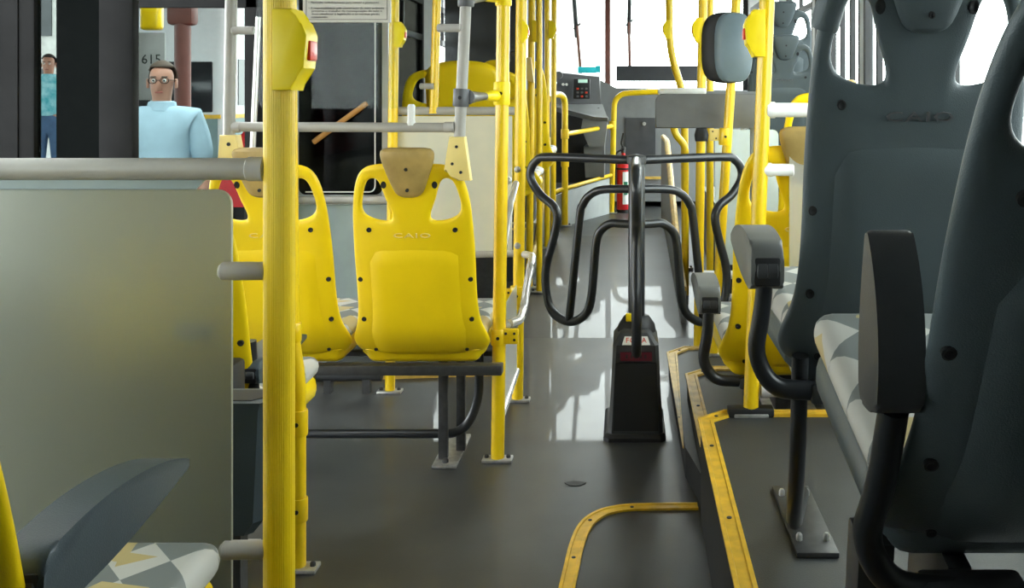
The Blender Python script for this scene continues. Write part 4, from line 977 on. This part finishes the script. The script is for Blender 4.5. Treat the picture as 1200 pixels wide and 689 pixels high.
# ------------------------------------------------------------------ door leaves (open, folded) on the left
def door_leaf(n, xa, xb, y, stiles, mid, zb=-0.05, zt=1.96, label=None):
    t = thing('door_%d' % n, label, 'door', ((xa+xb)/2, y, 0)); t['kind'] = 'structure'; O_ = Vector(t.location)
    bm = BM()
    box2(bm, (xa-O_.x, -0.02, zb), (xa+stiles[0]-O_.x, 0.02, zt), 0.008); box2(bm, (xb-stiles[1]-O_.x, -0.02, zb), (xb-O_.x, 0.02, zt), 0.008)
    box2(bm, (xa-O_.x, -0.02, zt-0.06), (xb-O_.x, 0.02, zt)); box2(bm, (xa-O_.x, -0.02, zb), (xb-O_.x, 0.02, zb+0.12))
    if mid: box2(bm, (xa-O_.x, -0.02, mid), (xb-O_.x, 0.02, mid+0.05))
    fin('frame', bm, DOORM, t)
    for dx in (0.3, 0.7):
        bm = BM(); box2(bm, (xa+stiles[0]*dx-0.004-O_.x, -0.026, zb), (xa+stiles[0]*dx+0.004-O_.x, -0.02, zt)); fin('rubber_lip', bm, DOORM, t, smooth=False)
    bm = BM(); box2(bm, (xa+stiles[0]-O_.x, -0.003, zb+0.12), (xb-stiles[1]-O_.x, 0.003, zt-0.06)); fin('pane', bm, GLASST, t, smooth=False)
    return t
dA = 2.75
door_leaf(1, P(-20, 0, dA).x, P(160, 0, dA).x, dA, (P(45, 0, dA).x-P(-20, 0, dA).x, P(160, 0, dA).x-P(119, 0, dA).x), None, label='black-framed glazed door leaf with wide stiles')
dB = 3.95
door_leaf(2, P(150, 0, dB).x, P(312, 0, dB).x, dB, (0.03, P(312, 0, dB).x-P(288, 0, dB).x), P(0, 9, dB).z, label='black-framed glazed door leaf with a cross bar')
# bright hand bar on the second leaf
bm = BM(); tube(bm, [(0, 0, 0), (P(303, 20, dB-0.05)-P(296, 180, dB-0.05))], 0.012, 10); o = fin('door_handle_bar', bm, CHROME, None, loc=P(296, 180, dB-0.05)); tag(o, 'bright steel hand bar on the door leaf with cross bar', 'handle')

# ------------------------------------------------------------------ outside
GZ = -0.30
bm = BM(); box2(bm, (-60, -30, GZ-0.1), (60, 70, GZ)); struct(fin('ground', bm, ROAD, smooth=False), 'grey asphalt outside the bus', 'ground')
def person(label, loc, rz, sc, shirt_m, pants_m, hair_m, pose='front', glasses=False, long_hair=False):
    t = thing('person', label, 'person', loc, rz); t.scale = (sc, sc, sc)
    V = [(0, 0, .95), (0, 0, 1.10), (0, 0, 1.28), (0, 0, 1.40), (0, 0, 1.48), (0, -.01, 1.55), (0, -.012, 1.64), (0, 0, 1.72)]
    R = [(.155, .115), (.145, .105), (.165, .115), (.12, .085), (.050, .052), (.062, .070), (.076, .094), (.066, .085)]
    E = [(i, i+1) for i in range(7)]
    def chain(root, pts, rad):
        k = root
        for p, r in zip(pts, rad):
            V.append(p); R.append(r if isinstance(r, tuple) else (r, r)); E.append((k, len(V)-1)); k = len(V)-1
    for s in (-1, 1):
        chain(3, [(s*.17, 0, 1.40), (s*.215, .01, 1.24), (s*.235, 0.02, 1.12), (s*.235, -.03, .95), (s*.23, -.05, .87), (s*.225, -.06, .79)], [.062, .050, .044, .036, (.022, .036), (.016, .030)])
        chain(0, [(s*.09, 0, .82), (s*.10, -.01, .50), (s*.10, .01, .12), (s*.10, -.02, .05), (s*.105, -.16, .03)], [.095, .065, .045, .045, .04])
    def skin(name, vids, grow, m, lv=2):
        idx = {v: i for i, v in enumerate(vids)}; me = bpy.data.meshes.new(name)
        me.from_pydata([V[v] for v in vids], [(idx[a], idx[b]) for a, b in E if a in idx and b in idx], [])
        o = bpy.data.objects.new(name, me); COL.objects.link(o)
        o.modifiers.new('k', 'SKIN'); 
        for i, v in enumerate(vids): me.skin_vertices[0].data[i].radius = (R[v][0]+grow, R[v][1]+grow)
        me.skin_vertices[0].data[0].use_root = True
        mm = o.modifiers.new('s', 'SUBSURF'); mm.levels = lv; mm.render_levels = lv
        bake(o); o.data.materials.clear(); o.data.materials.append(m); o.data.shade_smooth(); o.parent = t; return o
    skin('body', list(range(len(V))), 0, SKIN)
    n = 8; al, ll = n, n+6; ar, lr = n+11, n+17
    sh_ids = [0, 1, 2, 3, 4]+[al, al+1, al+2]+[ar, ar+1, ar+2]
    skin('shirt', sh_ids, 0.023, shirt_m)
    skin('trousers', [0, 1]+[ll, ll+1, ll+2]+[lr, lr+1, lr+2], 0.012, pants_m)
    # face: nose, eyes, mouth, ears
    bm = BM(); lathe(bm, [(0.004, -0.012), (0.011, 0.0), (0.016, 0.02), (0.008, 0.045)], (0, 0, 0), 'Z', 10)
    for v in bm.verts: v.co = Vector((v.co.x, -0.098+v.co.y*0.8+(v.co.z*0.35), 1.60-v.co.z+0.01))
    fin('nose', bm, SKIN, t)
    for s in (-1, 1):
        bm = BM(); bmesh.ops.create_uvsphere(bm, u_segments=10, v_segments=8, radius=0.011); o = fin('eye', bm, WHITEP, t); o.location = (s*.030, -0.088, 1.628)
        bm = BM(); bmesh.ops.create_uvsphere(bm, u_segments=8, v_segments=6, radius=0.006); p_ = fin('iris', bm, BLACK, o); p_.location = (0, -0.007, 0)
        bm = BM(); box(bm, (s*.031, -0.092, 1.650), (0.034, 0.012, 0.007), 0.003); fin('eyebrow', bm, hair_m, t)
        bm = BM(); box(bm, (s*.079, 0.0, 1.612), (0.014, 0.035, 0.058), 0.006, 3); fin('ear', bm, SKIN, t)
    bm = BM(); box(bm, (0, -0.092, 1.558), (0.045, 0.012, 0.010), 0.004); fin('mouth', bm, mat('lips', (0.35, 0.10, 0.08), 0.5), t)
    # hair cap
    bm = BM(); bmesh.ops.create_uvsphere(bm, u_segments=20, v_segments=14, radius=1)
    kill = []
    for v in bm.verts:
        x, y, z = v.co
        lim = 0.25 if not long_hair else -0.2
        if z < lim-0.9*max(0, y)+ (0.35 if y < -0.2 else 0): kill.append(v)
        v.co = Vector((x*0.088, y*0.108+0.005, 1.645+z*0.108 if z > -0.3 else 1.645+z*(0.24 if long_hair else 0.12)))
    bmesh.ops.delete(bm, geom=kill, context='VERTS'); o = fin('hair', bm, hair_m, t)
    s_ = o.modifiers.new('s', 'SOLIDIFY'); s_.thickness = 0.008; bake(o)
    if glasses:
        bm = BM()
        for s in (-1, 1): tube(bm, [(s*.033+.024*math.cos(a), -0.106, 1.627+.017*math.sin(a)) for a in [k*PI/7 for k in range(15)]], 0.0022, 6)
        tube(bm, [(-.01, -0.107, 1.630), (.01, -0.107, 1.630)], 0.0022, 6)
        for s in (-1, 1): tube(bm, [(s*.057, -0.104, 1.632), (s*.082, 0.0, 1.63)], 0.0022, 6)
        fin('glasses', bm, BLACK, t)
    # collar
    bm = BM(); lathe(bm, [(0.078, 1.448), (0.090, 1.450), (0.078, 1.500), (0.064, 1.506)], (0, 0, 0), 'Z', 16); fin('collar', bm, shirt_m, t)
    return t
mp_ = P(190, 95, 6.1)
man = person('man in a light blue shirt and glasses standing outside the door glass', (mp_.x, 6.1, GZ+0.0), 0.25, 1.03, SHIRT, JEANS, HAIRG, glasses=True)
wm = P(57, 80, 11.8)
bm = BM(); box2(bm, (-8.2, 11.0, GZ), (-6.0, 12.8, GZ+0.36), 0.02); tag(fin('pavement', bm, CONC, smooth=False), 'raised concrete pavement under the woman', 'pavement')
person('woman in turquoise printed top and blue jeans far outside the door', (wm.x, 11.8, GZ+0.36), 0.3, 0.99, TSHIRT, JEANS, HAIRD, long_hair=False)
# parked bus outside
# roof added out of view on the left to shade the exterior there
st = thing('shade_roof', 'unseen concrete roof added left of the bus to shade the outside', 'shade roof', (-3.0, 4.0, GZ))
bm = BM(); box2(bm, (-9.5, -13, 3.7), (0.0, 11.5, 3.95)); fin('roof', bm, CONC, st, smooth=False)
for yy in (-8, 0.5, 9.5):
    bm = BM(); box2(bm, (-9.3, yy, 0), (-9.0, yy+0.3, 3.7)); fin('column', bm, CONC, st, smooth=False)
def vehicle_bus(label, loc, rz, L, W, H, body_m, low_m, stripe):
    t = thing('parked_bus', label, 'bus', loc, rz)
    bm = BM(); box(bm, (0, 0, 0.35+H/2), (W, L, H), 0.12, 4); fin('body', bm, body_m, t)
    bm = BM(); box2(bm, (-W/2-0.01, -L/2+0.25, 0.35), (W/2+0.01, L/2-0.25, 1.25)); box2(bm, (-W/2+0.1, -L/2-0.012, 0.4), (W/2-0.1, -L/2+0.1, 1.25)); fin('lower_body', bm, low_m, t)
    bm = BM(); box2(bm, (-W/2-0.014, -L/2+0.25, 1.25), (W/2+0.014, L/2-0.25, 1.31)); box2(bm, (-W/2+0.06, -L/2-0.016, 1.25), (W/2-0.06, -L/2+0.1, 1.31)); fin('stripe', bm, stripe, t)
    bm = BM(); box(bm, (0, -L/2-0.005, 1.72), (W*0.86, 0.05, 0.75), 0.02); fin('windscreen', bm, DGLASS, t)
    n = int(L/1.4)
    for s in (-1, 1):
        for i in range(n):
            y0 = -L/2+0.5+i*(L-1)/n; bm = BM(); box2(bm, (s*(W/2+0.012), y0, 1.45), (s*(W/2-0.02), y0+(L-1)/n-0.1, 2.15)); fin('side_window', bm, DGLASS, t)
        for y0 in (-L/2+1.8, L/2-2.2):
            bm = BM(); lathe(bm, [(0.3, s*(W/2-0.2)), (0.46, s*(W/2-0.18)), (0.46, s*(W/2+0.01)), (0.25, s*(W/2+0.03))], (0, y0, 0.46), 'X', 20); fin('wheel', bm, BLACK, t)
    return t
vehicle_bus('white parked bus with yellow stripe and teal-grey lower body', (-7.2, 19.0, GZ), math.radians(0), 9, 2.5, 2.75, BWHITE, BGREEN, STRIP)
def car(label, loc, rz, m):
    t = thing('parked_car', label, 'car', loc, rz)
    prof = [(-2.0, .35), (-2.0, .75), (-1.2, .9), (-.6, 1.38), (.7, 1.40), (1.4, .95), (2.0, .85), (2.05, .35)]
    bm = BM(); prism(bm, prof, -0.8, 0.8, 'YZ', 0.1, 3); fin('body', bm, m, t)
    bm = BM(); prism(bm, [(-1.1, .93), (-.57, 1.32), (.66, 1.33), (1.28, .95)], -0.815, 0.815, 'YZ'); fin('side_glass', bm, DGLASS, t)
    for s in (-1, 1):
        for y in (-1.25, 1.25):
            bm = BM(); lathe(bm, [(0.2, s*0.62), (0.31, s*0.64), (0.31, s*0.81), (0.18, s*0.83)], (0, y, 0.31), 'X', 18); fin('wheel', bm, BLACK, t)
    return t
car('red car parked outside by the white bus', (-3.9, 12.9, GZ), 0.0, RED)
lp = thing('street_post', 'brown street post standing before the white parked bus', 'post', (P(214, 0, 11).x, 11, GZ))
bm = BM(); tube(bm, [(0, 0, 0), (0, 0, 3.2)], 0.09, 14); fin('shaft', bm, BRONZE, lp)
bm = BM(); box(bm, (0, 0, 2.55), (0.3, 0.2, 0.35), 0.05); fin('lamp_box', bm, BRONZE, lp)
sg_ = P(178, 70, 8.0); sb = thing('street_sign', 'grey sign board numbered 615 with yellow box on top outside the door', 'sign', (sg_.x, 8.0, GZ))
bm = BM(); box2(bm, (-0.11, -0.01, 1.55), (0.11, 0.01, 2.10), 0.005); fin('board', bm, CONC, sb)
bm = BM(); tube(bm, [(0, 0.02, 0), (0, 0.02, 2.0)], 0.02, 10); fin('post', bm, STEEL, sb)
bm = BM(); box2(bm, (-0.085, -0.05, 2.12), (0.085, 0.05, 2.36), 0.03, 3); fin('top_box', bm, YPOLE, sb)
bm = BM(); box2(bm, (-0.05, -0.03, 2.36), (0.05, 0.03, 2.42), 0.01); fin('top_lamp', bm, YCLAMP, sb)
text('number', '615', 0.11, INK, sb, (0, -0.012, sg_.z-GZ))
# dark wall near the door outside
bm = BM(); box2(bm, (0, 0, 0), (1.0, 0.3, 3.6)); o = fin('street_wall', bm, DOORM, None, smooth=False, loc=(P(66, 0, 7.4).x, 7.4, GZ))
o.data.transform(Matrix.Scale((P(119, 0, 7.4).x-P(64, 0, 7.4).x)*1.15, 4, (1, 0, 0))); tag(o, 'dark street pillar outside the door beside the woman', 'pillar')
# building across the road
bd = thing('far_building', 'pale building across the road beyond the parked buses', 'building', (-14, 36, GZ))
bm = BM(); box2(bm, (-12, 0, 0), (12, 6, 9)); fin('wall', bm, CONC, bd, smooth=False)
for i in range(9):
    for j in range(3):
        bm = BM(); box2(bm, (-11+i*2.5, -0.05, 1.0+j*2.8), (-9.6+i*2.5, 0.02, 2.6+j*2.8)); fin('window', bm, DGLASS, bd, smooth=False)
# fence-like buildings to the right
bd = thing('far_building', 'pale building seen through the right-hand windows', 'building', (16, 14, GZ))
bm = BM(); box2(bm, (0, -14, 0), (6, 16, 6)); fin('wall', bm, BWHITE, bd, smooth=False)
for i in range(9):
    bm = BM(); box2(bm, (-0.05, -12+i*3, 1.2), (0.02, -10.6+i*3, 3.2)); fin('window', bm, DGLASS, bd, smooth=False)
